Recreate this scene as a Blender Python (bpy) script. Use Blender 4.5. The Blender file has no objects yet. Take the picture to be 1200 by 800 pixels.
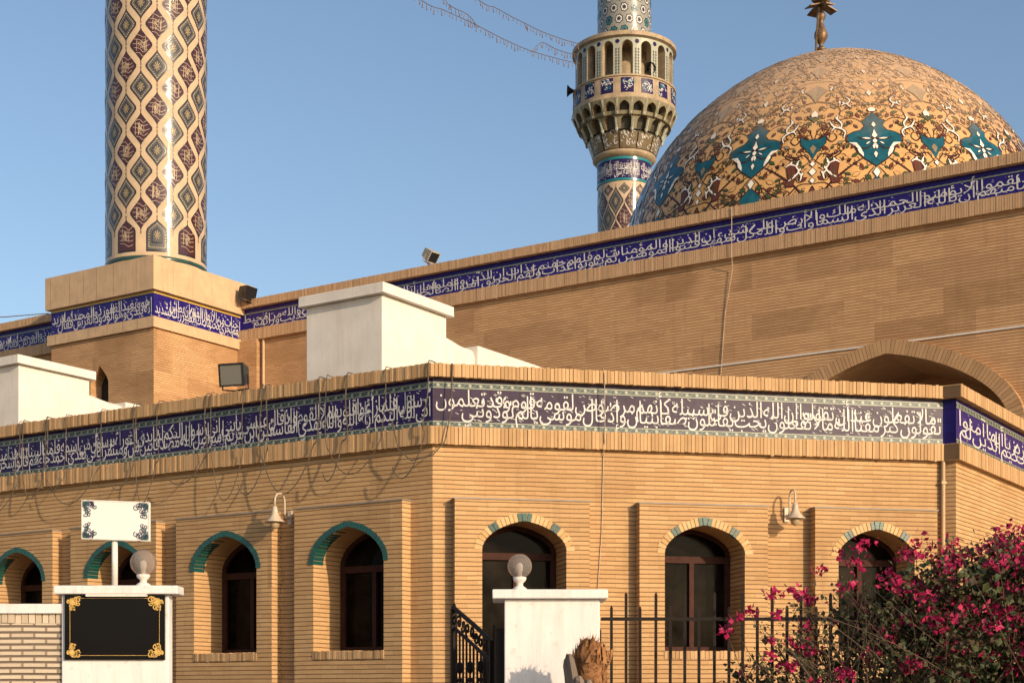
import bpy, math, random, unicodedata
from mathutils import Vector, Matrix
random.seed(7)
R = math.radians
SC = bpy.context.scene
COL = SC.collection

# ------------------------------------------------------------------ camera, sky, sun, exposure
FPX, CX, HY, CZ = 1770.0, 600.0, 810.0, 1.65          # focal length in px of the 1200 px wide photo, horizon row, eye height
cd = bpy.data.cameras.new('camera'); cam = bpy.data.objects.new('camera', cd); COL.objects.link(cam)
cam.location = (0, 0, CZ); cam.rotation_euler = (R(90), 0, 0)
cd.sensor_width = 36; cd.lens = 36 * FPX / 1200; cd.shift_y = (HY - 400) / 1200
cd.clip_start = 0.1; cd.clip_end = 3000
SC.camera = cam
SUN_AZ, SUN_EL = 311.0, 17.5                            # math azimuth (from +X, counter-clockwise) and elevation of the sun
wd = bpy.data.worlds.new('World'); SC.world = wd; wd.use_nodes = True
nt = wd.node_tree; bg = nt.nodes['Background']
sky = nt.nodes.new('ShaderNodeTexSky'); sky.sky_type = 'NISHITA'; sky.sun_disc = False
sky.sun_elevation = R(SUN_EL); sky.sun_rotation = R(90 - SUN_AZ)
sky.air_density = 1.0; sky.dust_density = 1.8; sky.ozone_density = 1.6
nt.links.new(sky.outputs[0], bg.inputs[0]); bg.inputs[1].default_value = 0.15
sl = bpy.data.lights.new('sun', 'SUN'); sl.energy = 3.75; sl.angle = R(0.5); sl.color = (1.0, 0.79, 0.56)
so = bpy.data.objects.new('sun', sl); COL.objects.link(so)
sdir = Vector((math.cos(R(SUN_AZ)) * math.cos(R(SUN_EL)), math.sin(R(SUN_AZ)) * math.cos(R(SUN_EL)), math.sin(R(SUN_EL))))
so.rotation_euler = sdir.to_track_quat('Z', 'Y').to_euler(); so.location = sdir * 60
SC.view_settings.view_transform = 'Standard'; SC.view_settings.look = 'None'
SC.view_settings.exposure = 0.2; SC.view_settings.gamma = 1.0; SC.view_settings.use_curve_mapping = False

# ------------------------------------------------------------------ materials
def nodes(name):
    m = bpy.data.materials.new(name); m.use_nodes = True
    return m, m.node_tree, m.node_tree.nodes['Principled BSDF']
def lk(t, a, b): t.links.new(a, b)
def mix(t, f, a, b, mode='MIX'):
    n = t.nodes.new('ShaderNodeMix'); n.data_type = 'RGBA'; n.blend_type = mode
    for i, v in ((0, f), (6, a), (7, b)):
        if hasattr(v, 'links'): lk(t, v, n.inputs[i])
        else: n.inputs[i].default_value = v if i == 0 else (*v, 1) if len(v) == 3 else v
    return n.outputs[2]
def noise(t, scale, detail=4, vec=None, rough=.6):
    n = t.nodes.new('ShaderNodeTexNoise'); n.inputs['Scale'].default_value = scale
    n.inputs['Detail'].default_value = detail; n.inputs['Roughness'].default_value = rough
    if vec: lk(t, vec, n.inputs['Vector'])
    return n.outputs['Fac']
def ramp(t, src, a, b, ca=(0, 0, 0), cb=(1, 1, 1)):
    n = t.nodes.new('ShaderNodeValToRGB'); lk(t, src, n.inputs[0])
    e = n.color_ramp.elements; e[0].position = a; e[1].position = b
    e[0].color = (*ca, 1); e[1].color = (*cb, 1); return n.outputs[0]
def math_(t, op, a, b=None):
    n = t.nodes.new('ShaderNodeMath'); n.operation = op
    for i, v in ((0, a), (1, b)):
        if v is None: continue
        if hasattr(v, 'links'): lk(t, v, n.inputs[i])
        else: n.inputs[i].default_value = v
    return n.outputs[0]
def bump(t, bs, h, strength=.4, dist=.01):
    n = t.nodes.new('ShaderNodeBump'); n.inputs['Strength'].default_value = strength; n.inputs['Distance'].default_value = dist
    lk(t, h, n.inputs['Height']); lk(t, n.outputs[0], bs.inputs['Normal'])

def plain(name, c, rough=.6, var=.15, scale=6, bmp=.15, bscale=60, metal=0, spec=.5, coat=0, dirt=None):
    m, t, b = nodes(name)
    co = t.nodes.new('ShaderNodeTexCoord').outputs['Object']
    f = noise(t, scale, 6, co)
    dark = tuple(v * (1 - var * 1.6) for v in c); lite = tuple(min(1, v * (1 + var)) for v in c)
    out = mix(t, ramp(t, f, .3, .7), dark, lite)
    if dirt:                                            # weather stains, streaked downwards
        mp = t.nodes.new('ShaderNodeMapping'); mp.inputs['Scale'].default_value = (9, 9, .9); lk(t, co, mp.inputs[0])
        out = mix(t, math_(t, 'MULTIPLY', ramp(t, noise(t, 1.6, 8, mp.outputs[0]), .48, .76), .38), out, dirt); out = mix(t, math_(t, 'MULTIPLY', ramp(t, noise(t, 14, 8, co), .60, .66), .3), out, dirt)
    lk(t, out, b.inputs['Base Color'])
    b.inputs['Roughness'].default_value = rough; b.inputs['Metallic'].default_value = metal
    b.inputs['Specular IOR Level'].default_value = spec; b.inputs['Coat Weight'].default_value = coat
    b.inputs['Coat Roughness'].default_value = .1
    if bmp: bump(t, b, noise(t, bscale, 3, co), bmp, .004)
    return m

def brick(name, c1, c2, mortar, row=.055, width=.25, line=.2, patch=.25, vline=.0015, bstr=.9, vmort=.5, stain=(.10, .06, .035)):
    m, t, b = nodes(name)
    uv = t.nodes.new('ShaderNodeTexCoord').outputs['UV']
    # slight waviness of the courses
    wob = noise(t, 1.3, 2, uv)
    vadd = t.nodes.new('ShaderNodeVectorMath'); vadd.operation = 'ADD'
    cmb = t.nodes.new('ShaderNodeCombineXYZ'); lk(t, math_(t, 'MULTIPLY', math_(t, 'SUBTRACT', wob, .5), row * .35), cmb.inputs[1])
    lk(t, uv, vadd.inputs[0]); lk(t, cmb.outputs[0], vadd.inputs[1]); uvw = vadd.outputs[0]
    bt = t.nodes.new('ShaderNodeTexBrick'); lk(t, uvw, bt.inputs['Vector'])
    bt.inputs['Scale'].default_value = 1; bt.inputs['Brick Width'].default_value = width; bt.inputs['Row Height'].default_value = row
    bt.inputs['Mortar Size'].default_value = vline; bt.inputs['Mortar Smooth'].default_value = .2
    bt.inputs['Color1'].default_value = (*c1, 1); bt.inputs['Color2'].default_value = (*c2, 1); bt.inputs['Mortar'].default_value = (*[a * (1 - vmort) + d * vmort for a, d in zip(c1, mortar)], 1)
    sx = t.nodes.new('ShaderNodeSeparateXYZ'); lk(t, uvw, sx.inputs[0])
    fr = math_(t, 'FRACT', math_(t, 'DIVIDE', sx.outputs[1], row))
    tri = math_(t, 'ABSOLUTE', math_(t, 'SUBTRACT', fr, .5))            # .5 at the bed joint, 0 mid brick
    ragged = math_(t, 'ADD', tri, math_(t, 'MULTIPLY', math_(t, 'SUBTRACT', noise(t, 38, 3, uv), .5), .07))
    msk = ramp(t, ragged, .5 - line * .75, .5 - line * .32)
    col = mix(t, ramp(t, noise(t, .9, 6, uv), .35, .72), bt.outputs[0], mix(t, .35, bt.outputs[0], c2), )
    # repaired patches, one tone lighter or darker
    pt = t.nodes.new('ShaderNodeTexBrick'); lk(t, uv, pt.inputs['Vector']); pt.inputs['Scale'].default_value = 1
    pt.inputs['Brick Width'].default_value = .93; pt.offset = .37; pt.squash = 1.4; pt.squash_frequency = 3; pt.inputs['Row Height'].default_value = .495; pt.inputs['Mortar Size'].default_value = 0
    pt.inputs['Color1'].default_value = (1, 1, 1, 1); pt.inputs['Color2'].default_value = (1 - patch, 1 - patch * 1.1, 1 - patch * 1.2, 1); pt.inputs['Bias'].default_value = -.2
    col = mix(t, math_(t, 'MULTIPLY', ramp(t, noise(t, .5, 2, uv), .40, .55), .9), col, mix(t, 1.0, col, pt.outputs[0], 'MULTIPLY'))
    mp = t.nodes.new('ShaderNodeMapping'); mp.inputs['Scale'].default_value = (3.2, .35, 1); lk(t, uv, mp.inputs[0])
    col = mix(t, math_(t, 'MULTIPLY', ramp(t, noise(t, 1.2, 7, mp.outputs[0]), .55, .8), .35), col, stain)
    col = mix(t, math_(t, 'MULTIPLY', ramp(t, noise(t, 55, 3, uv), .35, .75), .25), col, tuple(v * .72 for v in c2))
    col = mix(t, msk, col, mortar)
    lk(t, col, b.inputs['Base Color']); b.inputs['Roughness'].default_value = .85; b.inputs['Specular IOR Level'].default_value = .25
    h = math_(t, 'ADD', math_(t, 'MULTIPLY', math_(t, 'SUBTRACT', 1.0, msk), 1.0), math_(t, 'MULTIPLY', noise(t, 60, 4, uv), .22))
    bump(t, b, h, bstr, .012)
    return m

def island(name, c1, c2, rough=.85, bmp=.35, bscale=45, spec=.3, dirt=.2, coat=0):      # one tone per loose piece (bricks, leaves, glazed blocks)
    m, t, b = nodes(name)
    g = t.nodes.new('ShaderNodeNewGeometry').outputs['Random Per Island']
    co = t.nodes.new('ShaderNodeTexCoord').outputs['Object']
    col = mix(t, g, c1, c2)
    col = mix(t, math_(t, 'MULTIPLY', ramp(t, noise(t, 5, 6, co), .45, .75), dirt), col, tuple(v * .35 for v in c1))
    lk(t, col, b.inputs['Base Color']); b.inputs['Roughness'].default_value = rough; b.inputs['Specular IOR Level'].default_value = spec
    b.inputs['Coat Weight'].default_value = coat; b.inputs['Coat Roughness'].default_value = .12
    if bmp: bump(t, b, noise(t, bscale, 4, co), bmp, .004)
    return m

def tile(name, c, rough=.16, var=.12, spec=.5, grid=0, coat=0, bst=.12):     # glazed tile, uneven glaze
    m, t, b = nodes(name)
    co = t.nodes.new('ShaderNodeTexCoord').outputs['Object']
    col = mix(t, ramp(t, noise(t, 3.5, 5, co), .3, .7), tuple(v * (1 - var) for v in c), tuple(min(1, v * (1 + var)) for v in c))
    h = noise(t, 7, 3, co)
    if grid:
        uv = t.nodes.new('ShaderNodeTexCoord').outputs['UV']
        bt = t.nodes.new('ShaderNodeTexBrick'); lk(t, uv, bt.inputs['Vector']); bt.offset = 0
        bt.inputs['Scale'].default_value = 1; bt.inputs['Brick Width'].default_value = grid; bt.inputs['Row Height'].default_value = grid
        bt.inputs['Mortar Size'].default_value = .0035; bt.inputs['Mortar Smooth'].default_value = .3
        bt.inputs['Color1'].default_value = (1, 1, 1, 1); bt.inputs['Color2'].default_value = (.82, .82, .82, 1); bt.inputs['Mortar'].default_value = (.45, .42, .4, 1)
        col = mix(t, 1.0, col, bt.outputs[0], 'MULTIPLY')
    lk(t, col, b.inputs['Base Color']); b.inputs['Roughness'].default_value = rough; b.inputs['Specular IOR Level'].default_value = spec
    b.inputs['Coat Weight'].default_value = coat
    bump(t, b, h, bst, .02)
    return m

M = {}
M['brick'] = brick('sand brick', (.58, .365, .175), (.49, .29, .13), (.16, .088, .042), line=.16, bstr=.6, vline=.0026, vmort=.5)
M['brick_hall'] = brick('hall brick', (.61, .365, .18), (.51, .29, .14), (.26, .145, .072), patch=.5, line=.17, bstr=.7)
M['soldier'] = island('soldier course brick', (.56, .35, .175), (.40, .24, .11))
M['soldier_hall'] = island('hall soldier course brick', (.55, .345, .19), (.46, .28, .15))
M['core'] = plain('coping mortar', (.12, .07, .035), .9)
M['flash'] = plain('grey flashing', (.27, .22, .18), .6)
M['voussoir'] = island('cream arch brick', (.62, .42, .21), (.50, .31, .13))
M['teal'] = island('teal glazed brick', (.010, .090, .070), (.016, .062, .060), rough=.22, bmp=.25, spec=.5, dirt=.3)
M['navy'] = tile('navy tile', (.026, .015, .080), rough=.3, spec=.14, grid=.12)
M['violet'] = tile('navy tile with sun tint', (.043, .026, .055), rough=.34, spec=.14, grid=.12)  # the navy band tile again, warm sunlight put into its colour
M['cobalt'] = tile('cobalt tile', (.024, .015, .16), rough=.28, spec=.2, grid=.15)
M['letter'] = tile('white lettering glaze', (.60, .57, .54), rough=.4, spec=.25)
M['dull'] = tile('dull gold lettering glaze', (.46, .35, .22), rough=.2, bst=.05)
M['collar'] = plain('dusty collar tile', (.38, .28, .17), .65, .2, 3, .25, dirt=(.16, .13, .08))
M['ringdark'] = tile('dark green ring tile', (.02, .06, .055), rough=.2)
M['greyshaft'] = tile('grey shaft tile', (.25, .24, .20), rough=.25)
M['pale'] = tile('pale border tile', (.34, .34, .26), rough=.38, spec=.3)
M['border_blue'] = tile('grey blue border tile', (.045, .07, .075), rough=.38, spec=.3)
M['sage'] = tile('sage border tile', (.15, .19, .12), rough=.4, spec=.25)
M['turq'] = tile('turquoise tile', (.015, .17, .19), rough=.18)
M['gold'] = tile('ochre tile', (.55, .36, .08), rough=.3)
M['stone'] = plain('sandstone slab', (.56, .375, .215), .75, .1, 3, .2, dirt=(.36, .22, .12))
M['stone_joint'] = plain('stone joint', (.30, .19, .10), .9)
M['plaster'] = plain('white plaster', (.70, .64, .56), .8, .06, 2, .25, 40, dirt=(.50, .42, .33))
M['white'] = plain('white painted masonry', (.70, .66, .63), .7, .05, 3, .3, 22, dirt=(.40, .33, .26))
M['whitemetal'] = plain('white enamel', (.72, .66, .58), .35, .08, 8, .05, dirt=(.35, .27, .2))
M['cream_tile'] = tile('cream shaft tile', (.50, .37, .24), rough=.06, spec=.17, bst=.03)
M['plum'] = tile('plum tile', (.062, .02, .022), rough=.12, bst=.05)
M['olive'] = tile('olive grey tile', (.085, .078, .066), rough=.12, bst=.05)
M['ink'] = tile('dark outline tile', (.022, .016, .016), rough=.22)
M['dome'] = tile('orange cream dome tile', (.58, .325, .125), rough=.15, var=.14)
M['vine'] = tile('dark brown dome line', (.045, .016, .010), rough=.17)
M['dteal'] = tile('dome teal tile', (.012, .085, .115), rough=.15, var=.35)
M['dbrown'] = tile('dome brown tile', (.12, .035, .02), rough=.17)
M['dgreen'] = tile('dome green tile', (.045, .075, .025), rough=.17)
M['dwhite'] = tile('dome white tile', (.78, .72, .62), rough=.2)
M['dgrey'] = tile('dome grey tile', (.22, .18, .115), rough=.17)
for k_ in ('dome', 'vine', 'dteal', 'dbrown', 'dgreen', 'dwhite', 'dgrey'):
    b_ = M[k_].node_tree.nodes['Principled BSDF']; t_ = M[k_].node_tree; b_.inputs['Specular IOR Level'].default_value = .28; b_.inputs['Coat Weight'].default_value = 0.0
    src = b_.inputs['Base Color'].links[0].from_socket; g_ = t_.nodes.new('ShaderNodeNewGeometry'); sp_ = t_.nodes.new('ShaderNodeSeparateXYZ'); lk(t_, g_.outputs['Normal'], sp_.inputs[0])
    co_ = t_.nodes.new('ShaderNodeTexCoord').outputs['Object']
    haze = math_(t_, 'MULTIPLY', ramp(t_, math_(t_, 'ADD', sp_.outputs[2], math_(t_, 'MULTIPLY', math_(t_, 'SUBTRACT', noise(t_, 1.1, 6, co_), .5), .35)), .38, .74), .74)  # pale sky sheen on upward faces, painted into the dome tile colours
    lk(t_, mix(t_, haze, src, (.50, .335, .215)), b_.inputs['Base Color']); lk(t_, math_(t_, 'ADD', math_(t_, 'MULTIPLY', haze, .7), .17), b_.inputs['Roughness'])
M['brass'] = plain('weathered brass', (.19, .115, .055), .5, .35, 8, .2, metal=.5)
M['wood'] = plain('dark brown window frame', (.055, .02, .013), .65, .2, 12, .1, spec=.15)
M['black'] = plain('black paint', (.012, .011, .011), .35, .1, 20, .05)
M['iron'] = plain('dark iron paint', (.016, .010, .008), .6, .2, 30, .1, spec=.15)
M['board'] = plain('black gloss board', (.007, .006, .006), .15, .05, 3, 0, spec=.12)
M['sign'] = plain('white sign face', (.74, .70, .64), .5, .02, 2, 0)
M['goldpaint'] = plain('gold paint', (.62, .38, .10), .4, .2, 20, 0)
M['green_orn'] = plain('green ornament', (.05, .12, .11), .4, .2, 20, 0)
M['purple_orn'] = plain('purple ornament', (.06, .05, .10), .4, .2, 20, 0)
M['cable'] = plain('dusty cable', (.10, .075, .05), .8, .3, 8, 0)
M['palecable'] = plain('pale cable', (.45, .35, .25), .8, .2, 8, 0)
M['pipe'] = plain('painted drainpipe', (.42, .28, .15), .5, .1, 6, .05)
M['ground'] = plain('dusty ground', (.30, .23, .16), .95, .2, .6, .3, 30)
M['paving'] = plain('grey paving', (.30, .27, .24), .9, .1, 2, .2, 20)
M['roof'] = plain('grey roof screed', (.32, .28, .23), .95, .1, 1.5, .2, 20)
M['leaf'] = island('bush leaf', (.020, .036, .009), (.062, .064, .019), rough=.55, bmp=0, dirt=.15)
M['leafdry'] = island('dry bush leaf', (.075, .042, .02), (.04, .026, .013), rough=.7, bmp=0, dirt=.15)
M['bract'] = island('magenta bract', (.25, .005, .05), (.40, .012, .07), rough=.6, bmp=0, dirt=.1)
M['twig'] = plain('twig', (.10, .065, .04), .9)
M['palm'] = island('dry palm fibre', (.34, .16, .06), (.22, .10, .045), rough=.9, bmp=.5, bscale=70)
M['palmgrey'] = island('grey palm husk', (.26, .20, .15), (.15, .115, .09), rough=.9, bmp=.5, bscale=60)
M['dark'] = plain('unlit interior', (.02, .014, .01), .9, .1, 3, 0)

m, t, b = nodes('window glass'); M['glass'] = m
b.inputs['Base Color'].default_value = (.004, .003, .0025, 1); b.inputs['Roughness'].default_value = .05; b.inputs['Specular IOR Level'].default_value = .045
co_ = t.nodes.new('ShaderNodeTexCoord').outputs['Object']
lk(t, mix(t, ramp(t, noise(t, 2.2, 6, co_), .45, .8), (.003, .002, .002), (.022, .016, .012)), b.inputs['Base Color'])
lk(t, ramp(t, noise(t, 3.1, 5, co_), .4, .75, (.03, .03, .03), (.22, .22, .22)), b.inputs['Roughness'])
bump(t, b, noise(t, 1.2, 2, t.nodes.new('ShaderNodeTexCoord').outputs['Object']), .04, .05)
m, t, b = nodes('lamp globe glass'); M['globe'] = m
b.inputs['Base Color'].default_value = (.85, .78, .72, 1); b.inputs['Roughness'].default_value = .12; b.inputs['Transmission Weight'].default_value = .90; b.inputs['IOR'].default_value = 1.06; b.inputs['Specular IOR Level'].default_value = .9
m, t, b = nodes('floodlight glass'); M['lens'] = m
b.inputs['Base Color'].default_value = (.22, .21, .175, 1); b.inputs['Roughness'].default_value = .22; b.inputs['Metallic'].default_value = .35
# field brickwork of the boundary wall, with pale mortar
M['brick_pale'] = brick('pale boundary brick', (.60, .50, .37), (.50, .40, .29), (.17, .125, .09), row=.0515, width=.205, line=.26, vline=.012, patch=.1, vmort=1)

# ------------------------------------------------------------------ geometry helpers
def px(x, y, Y):                                        # pixel of the photograph at depth Y -> point
    return Vector(((x - CX) / FPX * Y, Y, CZ + (HY - y) / FPX * Y))
def wloc(o):
    v = Vector((0, 0, 0))
    while o: v += o.location; o = o.parent
    return v

class MB:
    def __init__(s): s.v = []; s.f = []; s.m = []
    def add(s, pts, faces, mi=0):
        k = len(s.v); s.v += [tuple(p) for p in pts]
        for f in faces: s.f.append(tuple(i + k for i in f)); s.m.append(mi)
    def quad(s, a, b, c, d, mi=0): s.add([a, b, c, d], [(0, 1, 2, 3)], mi)
    def poly(s, pts, mi=0): s.add(pts, [tuple(range(len(pts)))], mi)
    def box(s, F, s0, s1, q0, q1, h0, h1, mi=0):
        p = [F(a, q, h) for h in (h0, h1) for q in (q0, q1) for a in (s0, s1)]
        s.add(p, [(0, 1, 3, 2), (4, 6, 7, 5), (0, 4, 5, 1), (2, 3, 7, 6), (0, 2, 6, 4), (1, 5, 7, 3)], mi)
    def tube(s, pts, r, n=6, mi=0, cap=True):
        pts = [Vector(p) for p in pts]; N = len(pts); rs = r if isinstance(r, (list, tuple)) else [r] * N
        ring = []; up = None; vs = []
        for i, p in enumerate(pts):
            d = (pts[min(i + 1, N - 1)] - pts[max(i - 1, 0)]).normalized()
            if up is None: up = d.orthogonal().normalized()
            up = (up - d * up.dot(d))
            up = up.normalized() if up.length > 1e-6 else d.orthogonal().normalized()
            w = d.cross(up)
            for k in range(n):
                a = 2 * math.pi * k / n; vs.append(p + (up * math.cos(a) + w * math.sin(a)) * rs[i])
        fs = [(i * n + k, i * n + (k + 1) % n, (i + 1) * n + (k + 1) % n, (i + 1) * n + k) for i in range(N - 1) for k in range(n)]
        if cap: fs += [tuple(range(n))[::-1], tuple(range((N - 1) * n, N * n))]
        s.add(vs, fs, mi)
    def lathe(s, c, prof, n=32, mi=0, a0=0, a1=360):       # prof: (r, z) with z above c
        full = abs(a1 - a0) >= 360; k = n if full else n + 1; vs = []
        for r, z in prof:
            for j in range(k):
                a = R(a0 + (a1 - a0) * j / n); vs.append((c[0] + r * math.cos(a), c[1] + r * math.sin(a), c[2] + z))
        fs = []
        for i in range(len(prof) - 1):
            for j in range(n):
                j2 = (j + 1) % k; fs.append((i * k + j, i * k + j2, (i + 1) * k + j2, (i + 1) * k + j))
        s.add(vs, fs, mi)
    def build(s, name, mats, parent=None, loc=None, smooth=False, label=None):
        org = wloc(parent) if parent else Vector(loc or (0, 0, 0))
        me = bpy.data.meshes.new(name)
        me.from_pydata([(v[0] - org.x, v[1] - org.y, v[2] - org.z) for v in s.v], [], s.f)
        if not isinstance(mats, (list, tuple)): mats = [mats]
        for q in mats: me.materials.append(M[q] if isinstance(q, str) else q)
        me.polygons.foreach_set('material_index', s.m)
        if smooth: me.polygons.foreach_set('use_smooth', [True] * len(s.f))
        uvl = me.uv_layers.new(name='UVMap').data
        for p in me.polygons:
            n = p.normal
            if abs(n.z) > .75: ax = None
            else:
                l = math.hypot(n.x, n.y); ax = (-n.y / l, n.x / l)
                if ax[0] < -1e-6: ax = (-ax[0], -ax[1])
            for li in p.loop_indices:
                v = s.v[me.loops[li].vertex_index]
                uvl[li].uv = (v[0], v[1]) if ax is None else (v[0] * ax[0] + v[1] * ax[1] + 40, v[2])
        o = bpy.data.objects.new(name, me); COL.objects.link(o)
        if parent: o.parent = parent
        else: o.location = org
        if label: o['label'] = label
        return o

def tag(o, label, cat, group=None, kind=None):
    o['label'] = label; o['category'] = cat
    if group: o['group'] = group
    if kind: o['kind'] = kind
    return o
def thing(name, label, cat, loc, group=None):
    o = bpy.data.objects.new(name, None); o.empty_display_size = .2; COL.objects.link(o); o.location = loc
    return tag(o, label, cat, group)
def copy_tree(o, loc, label=None):                       # a thing with copies of its parts and sub-parts
    r = o.copy(); COL.objects.link(r); r.location = loc
    if label: r['label'] = label
    for ch in o.children:
        c = ch.copy(); COL.objects.link(c); c.parent = r
        for g in ch.children:
            d = g.copy(); COL.objects.link(d); d.parent = c
    return r

def frame(O, ang, nang):
    d = Vector((math.cos(R(ang)), math.sin(R(ang)), 0)); n = Vector((math.cos(R(nang)), math.sin(R(nang)), 0)); O = Vector((O[0], O[1], 0))
    def F(s, q, h): return O + d * s + n * q + Vector((0, 0, h))
    F.d, F.n, F.O = d, n, O
    return F
ANG_A, ANG_B, ANG_C = 146.75, 11.75, 56.75
C1 = ((507 - CX) / FPX * 18, 18.0)
FA = frame(C1, ANG_A, ANG_A + 90); FB = frame(C1, ANG_B, ANG_B - 90)
LA, LB, LC = 13.2, 6.6, 9.0
E_ = FB(LB, 0, 0); N_ = E_ - FA.d * .17
FC = frame(N_, ANG_C, ANG_C - 90)
F0 = frame((0, 0), 0, -90)                               # plain frontal frame: q = towards the camera

def arch_curve(w, rise, n=18, sharp=.3):                 # pointed low arch, from left spring to right spring
    out = []
    for i in range(n + 1):
        a = math.pi * (1 - i / n); u = math.cos(a); au = abs(u)
        out.append((u * w, rise * ((1 - sharp) * math.sqrt(max(0, 1 - au * au)) + sharp * (1 - au))))
    return out
def arch_panel(mb, F, s0, s1, h0, h1, c, w, sill, spring, rise, qf, qb, n=18, sharp=.2, mi=0, mj=0, q0=None, top=True):
    """wall slab s0..s1, h0..h1 at depth qf with an arched hole (centre c, half width w); jambs run back to qb; q0: returns at the slab's sides"""
    Q = mb.quad; ac = [(c + x, spring + y) for x, y in arch_curve(w, rise, n, sharp)]
    Q(F(s0, qf, h0), F(c - w, qf, h0), F(c - w, qf, h1), F(s0, qf, h1), mi)
    Q(F(c + w, qf, h0), F(s1, qf, h0), F(s1, qf, h1), F(c + w, qf, h1), mi)
    if sill > h0: Q(F(c - w, qf, h0), F(c + w, qf, h0), F(c + w, qf, sill), F(c - w, qf, sill), mi)
    for (xa, ya), (xb, yb) in zip(ac, ac[1:]):
        Q(F(xa, qf, ya), F(xb, qf, yb), F(xb, qf, h1), F(xa, qf, h1), mi)
        Q(F(xa, qf, ya), F(xb, qf, yb), F(xb, qb, yb), F(xa, qb, ya), mj)
    for x in (c - w, c + w): Q(F(x, qf, sill), F(x, qb, sill), F(x, qb, spring), F(x, qf, spring), mj)
    Q(F(c - w, qf, sill), F(c + w, qf, sill), F(c + w, qb, sill), F(c - w, qb, sill), mj)
    if q0 is not None:
        for x in (s0, s1): Q(F(x, qf, h0), F(x, q0, h0), F(x, q0, h1), F(x, qf, h1), mi)
        if top: Q(F(s0, qf, h1), F(s1, qf, h1), F(s1, q0, h1), F(s0, q0, h1), mi)
def arch_fill(F, c, w, sill, spring, rise, q, n=18, sharp=.2, d=0):
    return [F(c - w, q, sill), F(c + w, q, sill)] + [F(c + x, q, spring + y) for x, y in arch_curve(w, rise, n, sharp)[::-1]]
def ring_path(c, w, spring, rise, legs=0, n=60, sharp=.2):      # resampled arch line with its normals, legs run below the spring
    p = [(c + x, spring + y) for x, y in arch_curve(w, rise, n, sharp)]
    if legs: p = [(c - w, spring - legs)] + p + [(c + w, spring - legs)]
    L = [0]
    for a, b_ in zip(p, p[1:]): L.append(L[-1] + math.hypot(b_[0] - a[0], b_[1] - a[1]))
    def at(u):
        u = min(max(u, 0), L[-1] - 1e-6); i = max(k for k in range(len(L) - 1) if L[k] <= u)
        f = (u - L[i]) / (L[i + 1] - L[i]); a, b_ = p[i], p[i + 1]
        tx, ty = b_[0] - a[0], b_[1] - a[1]; l = math.hypot(tx, ty)
        return (a[0] + tx * f, a[1] + ty * f), (-ty / l, tx / l)
    return at, L[-1]
def soldiers(mb, F, s0, s1, q0, q1, h0, h1, w=.041, gap=.006, mi=0, rnd=1.0):
    n = max(1, round((s1 - s0) / (w + gap))); st = (s1 - s0) / n
    for i in range(n):
        a = s0 + i * st + gap / 2; b_ = s0 + (i + 1) * st - gap / 2
        r = lambda k: random.uniform(-k, k) * rnd
        mb.box(F, a + r(.0015), b_ + r(.0015), q0, q1 + r(.006), h0 + r(.004), h1 + r(.006), mi)
        if random.random() < .02 * rnd: mb.v[-8:] = [tuple(Vector(v) + Vector((0, 0, random.uniform(-.015, .005)))) for v in mb.v[-8:]]

# ------------------------------------------------------------------ Arabic lettering
FORMS = {}
for cp in range(0xFE70, 0xFEFD):
    dd = unicodedata.decomposition(chr(cp)).split()
    if len(dd) >= 2: FORMS.setdefault(tuple(int(x, 16) for x in dd[1:]), {})[dd[0]] = chr(cp)
def shape_word(w):
    L = []; i = 0
    while i < len(w):
        k = (ord(w[i]),)
        if i + 1 < len(w) and (ord(w[i]), ord(w[i + 1])) in FORMS: k = (ord(w[i]), ord(w[i + 1])); i += 1
        L.append(k); i += 1
    o = ''
    for j, k in enumerate(L):
        f = FORMS[k]
        pj = j > 0 and '<initial>' in FORMS[L[j - 1]] and '<final>' in f
        nj = j < len(L) - 1 and '<initial>' in f and '<final>' in FORMS[L[j + 1]]
        o += f['<medial>' if pj and nj else '<final>' if pj else '<initial>' if nj else '<isolated>']
    return o[::-1]
_tc = bpy.data.curves.new('lettering', 'FONT'); _tc.resolution_u = 2; _tc.offset = -.002
_to = bpy.data.objects.new('lettering', _tc); COL.objects.link(_to)
_words = {}
def word_mesh(w):
    if w not in _words:
        _tc.body = shape_word(w); dg = bpy.context.evaluated_depsgraph_get(); dg.update()
        me = bpy.data.meshes.new_from_object(_to.evaluated_get(dg))
        vs = [(v.co.x, v.co.y) for v in me.vertices]; x0 = min(v[0] for v in vs); x1 = max(v[0] for v in vs)
        _words[w] = ([(x - x0, y) for x, y in vs], [tuple(p.vertices) for p in me.polygons], x1 - x0)
        bpy.data.meshes.remove(me)
    return _words[w]
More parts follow.
